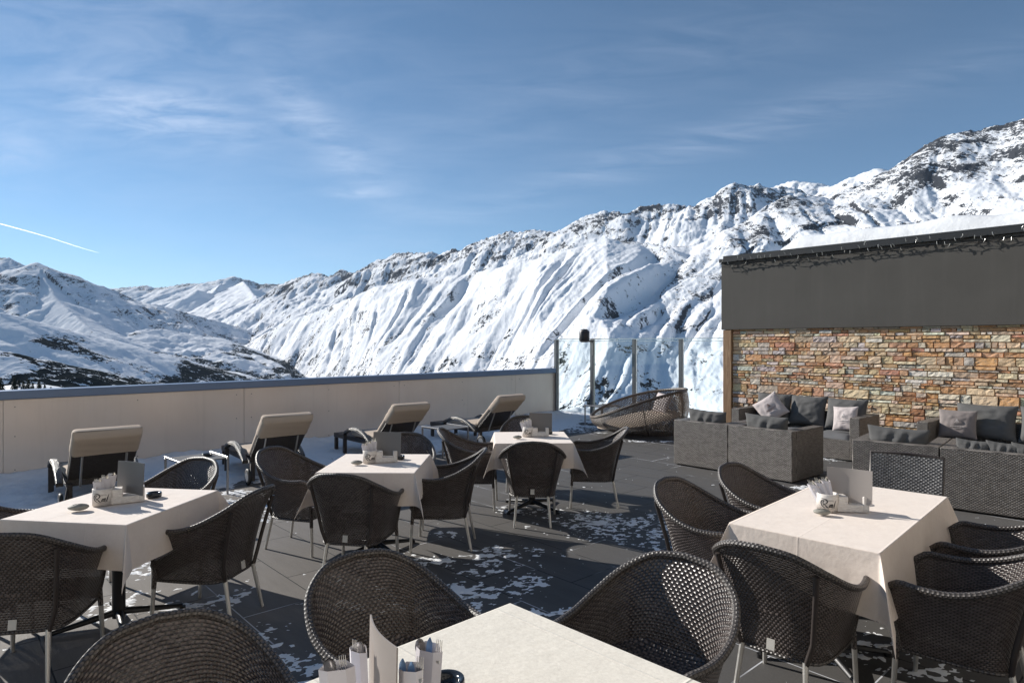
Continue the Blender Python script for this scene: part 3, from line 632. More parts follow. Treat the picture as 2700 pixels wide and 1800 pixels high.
rimK = [(0, (0, -.375, .825)), (.2, (.150, -.350, .805)), (.4, (.268, -.255, .728)), (.55, (.312, -.125, .660)), (.7, (.318, .010, .622)), (.84, (.306, .130, .618)), (.93, (.290, .205, .620)), (1, (.262, .255, .585))]
basK = [(0, (0, -.205, .285)), (.2, (.110, -.203, .285)), (.4, (.195, -.165, .285)), (.55, (.218, -.075, .285)), (.7, (.222, .030, .285)), (.85, (.222, .130, .285)), (1, (.218, .215, .285))]
def shell(u, v):
    a = abs(u); B = smoothc(basK, a)[0]; R = smoothc(rimK, a)[0]
    M = np.array([B[0]*.80+R[0]*.28, B[1]*.85+R[1]*.15 if a < .5 else B[1]*.6+R[1]*.4, .285+(R[2]-.285)*.55])
    p = (1-v)**2*B+2*v*(1-v)*M+v*v*R
    if u < 0: p = p*np.array([-1, 1, 1])
    return p
def make_chair():
    t = thing('wicker_armchair', 'x', 'chair')
    us = np.linspace(-1, 1, 45); vs = np.linspace(0, 1, 15)
    A = np.array([[shell(u, v) for v in vs] for u in us]); ar = np.cumsum(np.r_[0, np.full(44, 1.72/44)])
    vv = np.cumsum(np.r_[0, np.linalg.norm(np.diff([shell(0.3, v) for v in vs], axis=0), axis=1)])
    MB().grid(A, np.dstack(np.meshgrid(ar, vv, indexing='ij'))).build('shell', m_wk, t)
    v0 = .36; rows = np.linspace(.02, 1, 22); ww = np.linspace(0, 1, 15)
    G = np.array([[shell(-q, v0)*(1-k)+shell(q, v0)*k+np.array([0, 0, -.018*sin(pi*k)*sin(pi*min(1, q*1.02))]) for k in ww] for q in rows])
    uvg = np.dstack((G[:, :, 0]+.5, G[:, :, 1]+.5)); sm = MB().grid(G, uvg)
    e0, e1 = G[-1], np.array([shell(-1, 0)*(1-k)+shell(1, 0)*k for k in ww]); ap = []
    for q in np.linspace(0, 1, 7): ap.append(e0*(1-q)+e1*q+np.array([0, .028*sin(pi*min(1, q*1.2+.1)), .012*sin(pi*q)]))
    ap = np.array(ap); sm.grid(ap, np.dstack((ap[:, :, 0]+.5, ap[:, :, 2]+.7))); sm.build('seat', m_wk, t)
    rim = [shell(u, 1) for u in np.linspace(-1, 1, 61)]
    lo = [shell(1, v) for v in np.linspace(1, 0, 8)]; path = [p*np.array([-1, 1, 1]) for p in lo[::-1][:-1]]+rim+lo[1:]
    rad = [.011]*7+[.0165]*61+[.011]*7
    MB().tube(path, rad, 8).build('rim', m_rim, t)
    bb = [shell(u, 0) for u in np.linspace(-1, 1, 41)]
    MB().tube(bb, .009, 6).build('lower_edge', m_rim, t)
    for s in (-1, 1):
        MB().tube([(s*.218, .222, .40), (s*.224, .232, .235)], [.016, .0145], 8).build('leg_sleeve', m_wk, t)
        MB().tube([(s*.224, .232, .24), (s*.232, .243, .0)], [.0135, .011], 10).build('leg', m_alu, t)
        MB().tube([(s*.150, -.205, .29), (s*.172, -.262, .0)], [.0135, .011], 10).build('leg', m_alu, t)
        a = [shell(s*.33, v)+np.array([s*.004, -.017, 0]) for v in (0, .2, .4, .6, .8, .93)]
        st = [np.array([s*.150, -.205, .27])]+[a[i]*(1-.0)+np.array([0, -.012*sin(pi*i/5), 0]) for i in range(1, 6)]
        MB().tube(st, .0125, 8).build('back_strut', m_strut, t)
    q = MB().box((0, -.232, .335), (.038, .004, .05), 0, Matrix.Rotation(radians(-8), 3, 'X')); q.build('tag', m_tag, t)
    return t
ch0 = make_chair(); first = [True]
def chair(x, y, fx, fy, label, group):
    rz = face(fx, fy)
    if first[0]:
        first[0] = False; ch0.location = (x, y, 0); ch0.rotation_euler = (0, 0, rz); tag(ch0, label, None, group); return ch0
    return dup(ch0, (x, y, 0), rz, label, group)
GC = 'dark wicker armchairs round the tables'
T1n, T2n, T3n, T4n, T5n = ('front left table', 'second table from the left', 'table nearest the glass screen', 'long table on the right', 'closest table at the bottom edge')
chair(-2.56, 3.47, -.2, .98, 'dark wicker armchair seen from behind at the leftmost table', GC)
chair(-1.95, 4.17, -.98, .17, 'dark wicker armchair in profile between the leftmost and second tables', GC)
chair(-3.20, 4.03, .94, .34, 'dark wicker armchair cut by the picture edge beside the leftmost table', GC)
chair(-2.64, 4.86, -.42, -.9, 'dark wicker armchair behind the leftmost table in front of the first lounger', GC)
chair(-1.17, 4.90, .17, .985, 'dark wicker armchair seen from behind at the second table from the left', GC)
chair(-1.80, 5.58, .94, -.3, 'wicker armchair with oval back between the second lounger and the second table', GC)
chair(-.60, 5.62, -1, .03, 'wicker armchair in profile facing the second table, its back to the third', GC)
chair(-1.08, 6.28, .05, -1, 'wicker armchair behind the second table, next to the black lounger wheel', GC)
chair(.20, 6.38, .02, 1, 'wicker armchair seen squarely from behind at the table nearest the glass screen', GC)
chair(-.42, 6.98, 1, -.03, 'wicker armchair between the low steel table and the table nearest the glass screen', GC)
chair(.89, 7.07, -.98, .1, 'wicker armchair with sunlit backrest between the daybed and the table nearest it', GC)
chair(.17, 7.85, 0, -1, 'wicker armchair hidden behind the menu of the table nearest the glass screen', GC)
chair(1.38, 3.20, .70, .71, 'wicker armchair seen from behind at the near end of the long table', GC)
chair(1.31, 4.14, .72, -.7, 'brown wicker armchair at the long table, nearer of the two facing its pebble', GC)
chair(1.90, 4.66, .68, -.73, 'brown wicker armchair at the long table, closest to the rattan armchairs', GC)
chair(2.17, 3.11, -.72, .69, 'dark wicker armchair beside the hanging cloth tail, nearer of two at the picture edge', GC)
chair(2.77, 3.70, -.72, .69, 'dark wicker armchair below the sofas at the picture edge, farther of two', GC)
chair(-.44, 2.55, .66, -.75, 'brown wicker armchair behind the cutlery and menu of the foreground table', GC)
chair(.51, 2.52, -.66, -.75, 'brown wicker armchair in the foreground, its woven back half in sunlight', GC)
chair(-.95, 1.90, .66, -.75, 'brown wicker armchair whose rounded back is cut by the bottom picture edge', GC)

# square backed wicker chair at the far end of the long table
m_wk2 = weave('grey_wicker', (.012, .011, .012), (.12, .115, .115), (.25, .24, .235), .032, .0125, .0, .32, .005)
sq = thing('square_back_chair', 'wicker dining chair with a square backrest at the far end of the long table', 'chair', (2.84, 4.72, 0), face(-.64, -.77))
def slab(P0, dx_, dz_, nx=2, ny=10, bow=.02):
    return np.array([[np.array(P0)+np.array(dx_)*i/(nx-1)+np.array(dz_)*j/(ny-1)+np.array([0, -bow*sin(pi*i/(nx-1)), 0]) for j in range(ny)] for i in range(nx)])
MB().grid(slab((-.235, -.19, .46), (.47, 0, 0), (0, -.075, .43), 9, 10)).grid(slab((-.235, -.215, .46), (.47, 0, 0), (0, -.075, .43), 9, 10)).build('backrest', m_wk2, sq)
MB().tube([(-.235, -.2, .44), (-.238, -.278, .90), (0, -.30, .905), (.238, -.278, .90), (.235, -.2, .44)], .011, 8).build('back_frame', m_strut, sq)
MB().box((0, .02, .44), (.47, .46, .035), 0, None, 0, .008).build('seat', m_wk2, sq)
for s in (-1, 1):
    for yy_ in (-.2, .22): MB().tube([(s*.215, yy_, .43), (s*.22, yy_*1.08, 0)], .013, 8).build('leg', m_alu, sq)

# ---------------------------------------------------------------- tables with cloths
def cloth_mat(name, ca_, cb, crx, cry, fleck=.35, cs_=.0018):
    m, nt, b, o = newmat(name); n = N(nt); co = n.coord(); x, y, z = n.sep(co)
    w1 = n.noise(co, 260, 2, .5); w2 = n.noise(co, 3.5, 4, .6); w3 = n.noise(co, 14, 5, .75)
    def crease(v, cs):
        t = None
        for q in cs:
            k = n.math('POWER', 2.718, n.math('MULTIPLY', n.math('POWER', n.math('DIVIDE', n.math('ABSOLUTE', n.math('SUBTRACT', n.math('ADD', v, n.math('MULTIPLY', w2, .008)), q)), .004), 2.0), -1.0))
            t = k if t is None else n.math('ADD', t, k)
        return t
    h = n.math('ADD', n.math('MULTIPLY', crease(x, crx), cs_*.7), n.math('MULTIPLY', crease(y, cry), cs_))
    h = n.math('ADD', h, n.math('ADD', n.math('MULTIPLY', w2, .009), n.math('ADD', n.math('MULTIPLY', w3, .0013), n.math('MULTIPLY', w1, .0006))))
    w4 = n.noise(co, 75, 4, .85); w3 = n.math('ADD', n.math('MULTIPLY', w3, 1-fleck), n.math('MULTIPLY', w4, fleck))
    setb(b, n, n.mix(n.mapr(w3, .3, .7), ca_, cb), .85, 0, .2, n.bump(h, .8, 1.0)); b.inputs['Sheen Weight'].default_value = .2
    return m
m_cl = cloth_mat('cream_table_cloth', (.76, .655, .58), (.84, .745, .67), (-.13, .15), (.02,))
m_cl4 = cloth_mat('cream_cloth_long', (.73, .62, .54), (.82, .715, .63), (.0,), (-.4, .0, .42), .35, .0011)
m_cl5 = cloth_mat('pale_flecked_cloth', (.62, .57, .49), (.84, .79, .70), (.365,), (-.42, .0, .30, .74), .8, .003)
def cloth(W, D, h, seed, name, mat, res=54, flare=.02, tl=.44):
    """cloth over a table top W x D hanging h: flat top, skirts, folded corner tails"""
    r_ = np.random.default_rng(seed); ox, oy = r_.uniform(0, 50, 2)
    def axis(L):
        return np.unique(np.round(np.r_[np.linspace(-L/2, L/2, res), np.linspace(-L/2-h, -L/2, 22), np.linspace(L/2, L/2+h, 22), -L/2-.006, L/2+.006, -L/2+.006, L/2-.006], 5))
    ax_, ay_ = axis(W), axis(D); G = np.zeros((len(ax_), len(ay_), 3))
    for i, p in enumerate(ax_):
        for j, q in enumerate(ay_):
            dx_ = max(0, abs(p)-W/2); dy_ = max(0, abs(q)-D/2); sx_ = 1 if p > 0 else -1; sy_ = 1 if q > 0 else -1
            x = min(max(p, -W/2), W/2); y = min(max(q, -D/2), D/2); z = 0.
            rho = sqrt(dx_*dx_+dy_*dy_)
            if rho > 0:
                wob = float(gn(np.array([(p if dx_ == 0 else q)*5+ox]), np.array([oy+sx_+2*sy_]))[0]); k = rho/h
                if dx_ == 0 or dy_ == 0:
                    off = flare*k+.034*wob*k*k; z = -rho+.004
                    # near the corners the skirt swings into the tail
                    if dx_ > 0: x += sx_*(off+.004); c_ = max(0, 1-(D/2-abs(q))/.13); x += sx_*.012*k*c_
                    else: y += sy_*(off+.004); c_ = max(0, 1-(W/2-abs(p))/.13); y += sy_*.012*k*c_
                else:
                    phi = atan2(dy_, dx_); f = sin(2*phi); out = rho*(tl*f); lean = (.35 if seed % 2 else .5)
                    ang = pi/4+lean*f*.8; z = -rho*sqrt(max(0, 1-(tl*f)**2))+.004
                    base = (flare+.016)*k
                    x += sx_*((base+.004)*max(cos(phi), 0)**.5*1.0+out*cos(ang)); y += sy_*((base+.004)*max(sin(phi), 0)**.5+out*sin(ang))
            G[i, j] = (x, y, z)
    o = MB().grid(G[:, ::1]).build(name, mat, None)
    o.data.flip_normals() if False else None
    return o
m_tt = simple('dark_table_top', (.04, .035, .03), .5); m_leg = simple('black_table_pedestal', (.018, .018, .02), .4, .3)
def pedestal(t, x, y):
    c_ = MB().tube([(x, y, .04), (x, y, .70)], .038, 12); c_.build('column', m_leg, t)
    f = MB()
    for k in range(4):
        a = pi/4+k*pi/2; f.tube([(x, y, .075), (x+cos(a)*.36, y+sin(a)*.36, .022)], [.024, .014], 8)
        f.tube([(x+cos(a)*.36, y+sin(a)*.36, .0), (x+cos(a)*.36, y+sin(a)*.36, .022)], .02, 8)
    f.build('foot_cross', m_leg, t)
def table(cx, cy, W, D, rz, h, seed, lab, clab, mat, peds=((0, 0),), flare=.02):
    t = thing('restaurant_table', lab, 'table', (cx, cy, 0), rz, 'cloth covered restaurant tables')
    MB().box((0, 0, .725), (W-.012, D-.012, .035), 0, None, 0, .004).build('tabletop', m_tt, t)
    for p in peds: pedestal(t, *p)
    c_ = cloth(W, D, h, seed, 'tablecloth', mat, flare=flare, tl=.36 if seed == 4 else .44); c_.location = (cx, cy, .748); c_.rotation_euler = (0, 0, rz)
    return tag(c_, clab, 'tablecloth', 'cream cloths over the tables')
def frame(pts):           # table centre from its four top corners
    q = [P(u, v, .75) for u, v in pts]; c_ = sum(q, Vector())/4; w_ = ((q[1]-q[0]).length+(q[2]-q[3]).length)/2; d_ = ((q[3]-q[0]).length+(q[2]-q[1]).length)/2
    e = (q[1]-q[0]+q[2]-q[3]); return c_, w_, d_, atan2(e.y, e.x)
TB = {}
TB[1] = frame([(33, 1368), (365, 1382), (547, 1291), (272, 1281)]); TB[2] = frame([(844, 1244), (1090, 1246), (1135, 1196), (905, 1196)])
TB[3] = frame([(1297, 1169), (1504, 1168), (1494, 1138), (1312, 1139)]); TB[4] = frame([(1915, 1374), (2309, 1458), (2504, 1310), (2185, 1268)])
for k, (c_, w_, d_, a_) in TB.items(): print('table', k, [round(x, 2) for x in c_], round(w_, 2), round(d_, 2), round(math.degrees(a_), 1))
for k, lab, clab in ((1, 'square pedestal table under a cream cloth, leftmost of the tables', 'cream cloth on the leftmost table with a folded tail at its corner'),
        (2, 'square pedestal table under a cream cloth, second from the left in front of the loungers', 'cream cloth on the second table from the left'),
        (3, 'square pedestal table under a cream cloth nearest the glass screen', 'cream cloth on the table nearest the glass screen')):
    c_, w_, d_, a_ = TB[k]; table(c_.x, c_.y, w_, d_, a_, .25, k, lab, clab, m_cl)
c_, w_, d_, a_ = TB[4]; table(c_.x, c_.y, w_, d_, a_, .31, 4, 'long table for six under a creased cream cloth on the right', 'creased cream cloth hanging low over the long table', m_cl4, ((0, -.4), (0, .4)), .03)
ax5 = Vector((.695, -.719, 0)); ay5 = Vector((.719, .695, 0)); ap5 = P(1345, 1588, .75); L5, D5 = .84, 1.62
c5 = ap5+ax5*L5/2-ay5*D5/2
table(c5.x, c5.y, L5, D5, atan2(ax5.y, ax5.x), .26, 5, 'long table in the foreground cut by the bottom picture edge', 'pale flecked cloth on the foreground table at the bottom edge', m_cl5, ((0, -.4), (0, .4)))
TB[5] = (c5, L5, D5, atan2(ax5.y, ax5.x))

# ---------------------------------------------------------------- things on the tables
m_hold, nt, b, o = newmat('whitewashed_wood'); n = N(nt); co = n.coord()
g = n.noise(n.mapping(co, sc=(3, 3, 14)), 14, 4, .6); setb(b, n, n.mix(n.mapr(g, .3, .7), (.58, .53, .49), (.80, .76, .71)), .6, 0, .3, n.bump(g, .4, .002))
m_ink = simple('dark_print', (.035, .033, .035), .6); m_ink2 = simple('grey_print', (.25, .24, .24), .6)
m_card = simple('menu_card_dark', (.16, .15, .145), .45, 0, .1, 6); m_card2 = simple('menu_card_pale', (.36, .32, .295), .5, 0, .08, 6); m_card3 = simple('menu_card_taupe', (.30, .262, .24), .55, 0, .06, 6); m_blade_sky = simple('blade_sky_reflection', (.30, .48, .78), .3, .6, .03)  # blue of the foreground knife blades is the sky's reflection, put into the colour
m_pap = simple('paper_sleeve', (.66, .63, .66), .7, 0, .08, 12); m_cut = simple('cutlery_steel', (.75, .73, .69), .16, 1.0, .03); m_asht = simple('dark_glass_ashtray', (.02, .024, .03), .12, 0, .1)
m_peb, nt, b, o = newmat('river_pebble'); n = N(nt); co = n.coord(); setb(b, n, n.mix(n.noise(co, 45, 4, .7), (.16, .15, .13), (.42, .41, .36)), .7, 0, .3, n.bump(n.noise(co, 60, 3), .4, .003))
SCR = [  # script word "Riml" with a swirling capital, strokes in unit coordinates (x 0..1, y 0..1) with widths
    [(.06, .98, .02), (.18, 1.0, .03), (.34, .93, .05), (.44, .78, .06), (.42, .62, .05), (.34, .50, .03), (.24, .45, .02)],
    [(.24, .45, .02), (.33, .30, .04), (.42, .14, .05), (.52, .10, .02), (.57, .16, .01)],
    [(.22, .86, .02), (.08, .78, .05), (.02, .60, .06), (.04, .40, .055), (.12, .22, .045), (.22, .12, .03), (.30, .10, .015)],
    [(.34, .82, .01), (.24, .80, .03), (.17, .66, .045), (.17, .48, .04), (.24, .30, .03)],
    [(.62, .46, .02), (.57, .28, .04), (.555, .14, .03), (.60, .12, .01)],
    [(.655, .46, .02), (.62, .12, .035)], [(.645, .32, .01), (.70, .46, .025), (.715, .42, .035), (.685, .12, .035)], [(.705, .32, .01), (.77, .46, .025), (.785, .42, .035), (.755, .14, .035), (.80, .12, .012)],
    [(1.0, .84, .02), (.93, .52, .045), (.865, .18, .05), (.90, .08, .02)],
    [(.22, .02, .008), (.5, -.03, .012), (.85, 0, .008)]]
def strokes(mb, fn, W, H, lift=.0006, sc=1.0):
    """flat ribbons along the strokes; fn(x, y) maps metres on the surface to a point, normal out"""
    for st in SCR:
        pts = np.array(st); k = np.linspace(0, 1, len(pts)); kk = np.linspace(0, 1, len(pts)*5)
        sp = smoothc([(a, tuple(p)) for a, p in zip(k, pts)], kk); d_ = np.gradient(sp[:, :2], axis=0); A = []
        for (x, y, w_), (tx_, ty_) in zip(sp, d_):
            L_ = math.hypot(tx_, ty_*.6)+1e-6; nx_, ny_ = -ty_*.6/L_, tx_/L_; w_ = max(w_, .006)*.62*sc
            A.append([fn((x-.5)*W+nx_*w_*W*e, (y-.5)*H+ny_*w_*W*e, lift) for e in (-1, 1)])
        mb.grid(np.array(A), None, 0, False)
def text_obj(body, size, mat, name, parent, M):
    cu = bpy.data.curves.new(name, 'FONT'); cu.body = body; cu.size = size; cu.align_x = 'CENTER'; cu.align_y = 'CENTER'
    tmp = bpy.data.objects.new(name, cu); COL.objects.link(tmp); dg = bpy.context.evaluated_depsgraph_get(); dg.update()
    me = bpy.data.meshes.new_from_object(tmp.evaluated_get(dg)); bpy.data.objects.remove(tmp)
    me.transform(M); me.materials.clear(); me.materials.append(mat); o = bpy.data.objects.new(name, me); COL.objects.link(o); o.parent = parent; return o
def make_holder():
    """pot at the origin end, tray along +X, a slot across for the menu, an end block"""
    t = thing('table_caddy', 'x', 'table caddy')
    pr = [(.0, .004), (.054, .004), (.060, .0), (.060, .100), (.057, .1035), (.052, .100), (.052, .012), (0, .012)]
    MB().lathe(pr, (0, 0, 0), 40).build('pot', m_hold, t)
    b_ = MB().box((.115, 0, .022), (.15, .085, .044), 0, None, 0, .003).box((.075, 0, .068), (.055, .085, .048), 0, None, 0, .003).box((.205, 0, .046), (.034, .085, .092), 0, None, 0, .004)
    b_.build('tray', m_hold, t)
    return t
def logo(t, az):
    """the script on the pot, centred on bearing az"""
    R_ = .0602
    def fn(x, y, l): a = az+x/R_; return (cos(a)*(R_+l), sin(a)*(R_+l), .050+y)
    mb = MB(); strokes(mb, fn, .086, .056, .0008, 1.2); mb.build('script_lettering', m_ink, t)
    o = text_obj('HOTEL', .0125, m_ink2, 'small_lettering', t, Matrix.Identity(4))
    for v in o.data.vertices: x, y = v.co.x, v.co.y; v.co = fn(x+.014, y+.017, .0012)
hold0 = make_holder(); nh = [0]
def fork(mb, x, y, z0, z1, a, kind='fork', lean=(0, 0)):
    """cutlery seen standing in a sleeve, flat side along bearing a"""
    ca_, sa_ = cos(a), sin(a)
    def q(s, z): k = (z-z0)/(z1-z0); return (x+ca_*s+lean[0]*k, y+sa_*s+lean[1]*k, z)
    if kind == 'fork':
        for s in (-.0075, -.0025, .0025, .0075): mb.tube([q(s*.8, z1-.055), q(s, z1-.03), q(s, z1)], [.0016, .0016, .0008], 5)
        mb.tube([q(0, z0), q(0, z1-.075), q(0, z1-.052)], [.003, .003, .009], 6)
    elif kind == 'knife':
        A = np.array([[q(w_*c_, z) for c_ in (-1, 0, 1)] for z, w_ in ((z0, .006), (z1-.06, .008), (z1-.03, .0095), (z1-.012, .008), (z1, .002))])
        A[:, 1, 0] += -sa_*.0022; A[:, 1, 1] += ca_*.0022; mb.grid(A)
    else:
        A = []
        for z, w_, d_ in ((z0, .003, 0), (z1-.05, .004, 0), (z1-.04, .011, .003), (z1-.026, .0155, .006), (z1-.012, .014, .005), (z1-.003, .008, .002), (z1, .002, 0)):
            A.append([(q(w_*c_, z)[0]-sa_*d_*(1-c_*c_), q(w_*c_, z)[1]+ca_*d_*(1-c_*c_), z) for c_ in np.linspace(-1, 1, 7)])
        mb.grid(np.array(A))
def sleeve(x, y, z, a, hgt, lean, label, kinds=('fork', 'knife'), w_=.062, th=.012, print_=True, group='paper cutlery sleeves'):
    t = thing('cutlery_sleeve', label, 'cutlery sleeve', (x, y, z), a, group)
    A = []
    for zz, e in ((0, 0), (hgt*.5, .0), (hgt, .003)):
        k = zz/hgt; ly = lean[1]*k; lx = lean[0]*k
        A.append([(lx-w_/2, ly, zz), (lx-w_/4, ly-th/2-e, zz), (lx+w_/4, ly-th/2-e, zz-.0), (lx+w_/2, ly, zz), (lx+w_/4, ly+th/2+e, zz+(.012 if k == 1 else 0)), (lx-w_/4, ly+th/2+e, zz+(.012 if k == 1 else 0)), (lx-w_/2, ly, zz)])
    MB().grid(np.array(A), None, 0, False).build('paper', m_pap, t)
    if print_:
        def fn(u, v, l): k = (v+hgt*.32)/hgt; return (lean[0]*k+u, lean[1]*k-th/2-.0015-l, v+hgt*.32)
        mb = MB(); strokes(mb, fn, w_*.55, .022, .0008, 1.1); mb.build('lettering', m_ink, t)
    for i, kd in enumerate(kinds):
        mb = MB(); xo = (i-(len(kinds)-1)/2)*w_*.36; fork(mb, xo, 0, .02, hgt+random.uniform(.018, .034), 0, kd, (lean[0]*1.15, lean[1]*1.15)); mb.build(kd, m_blade_sky if (kd == 'knife' and x > -.6 and y < 1.9) else m_cut, t)
    return t
def pebble(x, y, z, rz, label, s=1.0):
    t = thing('painted_pebble', label, 'pebble', (x, y, z), rz, 'painted pebbles on the tables')
    A = []
    for i in range(13):
        th_ = pi*i/12; row = []
        for k in range(25):
            a = 2*pi*k/24; w_ = 1+.06*sin(2*a+1)+.04*sin(3*a); row.append((.046*s*w_*sin(th_)*cos(a), .033*s*w_*sin(th_)*sin(a), .017*s-.017*s*cos(th_)*(1+.1*cos(a))))
        A.append(row)
    MB().grid(np.array(A)).build('stone', m_peb, t)
    mb = MB()
    def fn(u, v, l): k = 1-(u/(.046*s))**2-((v)/(.033*s))**2; return (u, v, .017*s+.0175*s*sqrt(max(.02, k))+.0012)
    strokes(mb, fn, .050*s, .030*s, 0, 1.1); mb.build('painted_mark', m_ink, t)
def ashtray(x, y, z, label, r=.046, hgt=.030):
    pr = [(0, .0), (r*.92, 0), (r, .004), (r, hgt-.006), (r*.97, hgt-.001), (r*.90, hgt), (r*.66, hgt-.004), (r*.60, hgt-.012), (r*.55, .008), (r*.25, .007), (r*.2, .012), (0, .014)]
    o = MB().lathe(pr, (0, 0, 0), 40).build('ashtray', m_asht, None); o.location = (x, y, z)
    return tag(o, label, 'ashtray', 'round dark ashtrays')
def menu(x, y, z, rz, W, H, mat, label, curve=.015, lean=.03):
    A = np.array([[((i/10-.5)*W, curve*sin(pi*i/10)+lean*j/6, H*j/6+(.0)) for j in range(7)] for i in range(11)])
    o = MB().grid(A).grid(A+np.array([0, .004, 0]))
    e = np.array([[A[i, 6], A[i, 6]+np.array([0, .004, .0])] for i in range(11)]); o.grid(e)
    for c_ in (0, 10): o.grid(np.array([[A[c_, j], A[c_, j]+np.array([0, .004, 0])] for j in range(7)]))
    o = o.build('menu_card', mat, None); o.location = (x, y, z); o.rotation_euler = (0, 0, rz)
    return tag(o, label, 'menu', 'menu cards in the caddies')
ZT = .753
def setup(no, u, v, hd, md, wh, lab, near):
    """caddy with its pot foot at pixel (u, v); hd holder bearing, md menu bearing"""
    global hold0
    p = P(u, v, ZT); p = p+Vector((-p.x, -p.y, 0)).normalized()*-.050
    if nh[0] == 0: t = hold0; t.location = (p.x, p.y, ZT); t.rotation_euler = (0, 0, hd); t['label'] = lab; t['group'] = 'whitewashed table caddies'
    else: t = dup(hold0, (p.x, p.y, ZT), hd, lab, 'whitewashed table caddies')
    nh[0] += 1
    s_ = Vector((cos(hd), sin(hd), 0))
    q = p+s_*(.137 if no < 4 else .122); menu(q.x, q.y, ZT+.046, md, .245, .200, wh[0], 'folded menu card standing in the caddy on the %s' % near, .012, .012)
    return t, p, s_
T = []
T.append(setup(1, 273, 1333, radians(30), radians(-24), (m_card,), 'whitewashed caddy with pot and menu slot on the leftmost table', 'leftmost table'))
T.append(setup(2, 976, 1221, radians(16), radians(-10), (m_card,), 'whitewashed caddy with pot and menu slot on the second table from the left', 'second table from the left'))
T.append(setup(3, 1392, 1151, radians(4), radians(-6), (m_card,), 'whitewashed caddy with pot and menu slot on the table nearest the glass screen', 'table nearest the glass screen'))
T.append(setup(4, 2182, 1349, radians(-6), radians(-37), (m_card2,), 'whitewashed caddy with pot and menu slot on the long table', 'long table'))
T.append(setup(5, 1005, 1860, radians(60), radians(-62), (m_card2,), 'whitewashed caddy standing on the foreground table at the bottom edge', 'nothing'))
o = [q for q in bpy.data.objects if q.name.startswith('menu_card')][-1]; bpy.data.objects.remove(o)
for i, (t, p, s_) in enumerate(T[:4]):
    az_ = atan2(-p.y, -p.x)-t.rotation_euler[2]+radians(-14 if i == 0 else 4); logo(t, az_)
def bunch(i, n_, lean, where):
    t, p, s_ = T[i]; vw = Vector((-p.x, -p.y, 0)).normalized(); rt = Vector((-vw.y, vw.x, 0)); a = atan2(rt.y, rt.x)
    for k in range(n_):
        q = p+rt*(-.016+.016*k)-vw*(-.018+.016*k)
        sleeve(q.x, q.y, ZT+.016, a+pi+random.uniform(-.15, .15)+pi, .128+.012*k, (lean+.02*k, .01), 'paper cutlery sleeve, %s of the bunch on the %s' % (('front', 'middle', 'back')[k], where), ('fork', 'knife'), .058)
bunch(0, 3, -.012, 'leftmost table'); bunch(1, 3, -.03, 'second table from the left'); bunch(2, 3, -.045, 'table nearest the glass screen'); bunch(3, 3, -.07, 'long table')
q = P(206, 1345, ZT); pebble(q.x, q.y, ZT, .3, 'oval pebble with dark writing on the leftmost table', 1.15)
q = P(940, 1224, ZT); pebble(q.x, q.y, ZT, .0, 'oval pebble on the second table from the left, beside its caddy'); q = P(1364, 1156, ZT); pebble(q.x, q.y, ZT, .1, 'oval pebble on the table nearest the glass screen')
q = P(2167, 1356, ZT); pebble(q.x, q.y, ZT, -.3, 'greenish pebble with a painted swirl in front of the caddy on the long table', 1.0)
q = P(406, 1309, ZT); ashtray(q.x, q.y, ZT, 'round dark ashtray on the leftmost table'); q = P(1053, 1209, ZT); ashtray(q.x, q.y, ZT, 'round dark ashtray on the second table from the left')
q = P(1446, 1143, ZT); ashtray(q.x, q.y, ZT, 'round dark ashtray behind the menu on the table nearest the glass screen'); q = P(2292, 1334, ZT); q = q+Vector((-.05, .10, 0)); ashtray(q.x, q.y, ZT, 'round dark ashtray half hidden behind the menu on the long table')
q = P(1178, 1812, ZT); ashtray(q.x, q.y, ZT, 'round dark ashtray on the foreground table beside the cutlery', .052)
# cutlery and menu on the foreground table
def at5(u, Y, z): return Vector(((u-CX)/F*Y, Y, z))
T[4][0].location = (-.452, 1.635, ZT); T[4][0].rotation_euler = (0, 0, radians(12))
m5 = menu(-.338, 1.663, ZT+.035, radians(-61), .222, .222, m_card3, 'curved pale menu card standing between the cutlery sleeves in the foreground', -.014, .004)
def s5(u, Y_, a, h_, lean, lab, kinds, w_, th):
    q = at5(u, Y_, 0); sleeve(q.x, q.y, ZT, radians(a), h_, lean, lab, kinds, w_, th)
s5(905, 1.62, 14, .185, (-.016, 0), 'pale paper sleeve with fork and spoon, farthest from the foreground ashtray', ('spoon', 'fork'), .088, .022)
s5(952, 1.69, -30, .192, (-.010, 0), 'paper sleeve tucked behind the first one, touching the foreground menu card', ('fork', 'spoon'), .062, .018)
s5(1080, 1.60, -6, .190, (.004, 0), 'paper sleeve with knives standing between foreground menu card and ashtray', ('knife', 'knife', 'fork'), .062, .02)
s5(1118, 1.69, -24, .200, (.016, 0), 'paper sleeve with bright spoons and fork just behind the foreground ashtray', ('spoon', 'knife', 'fork'), .080, .022)
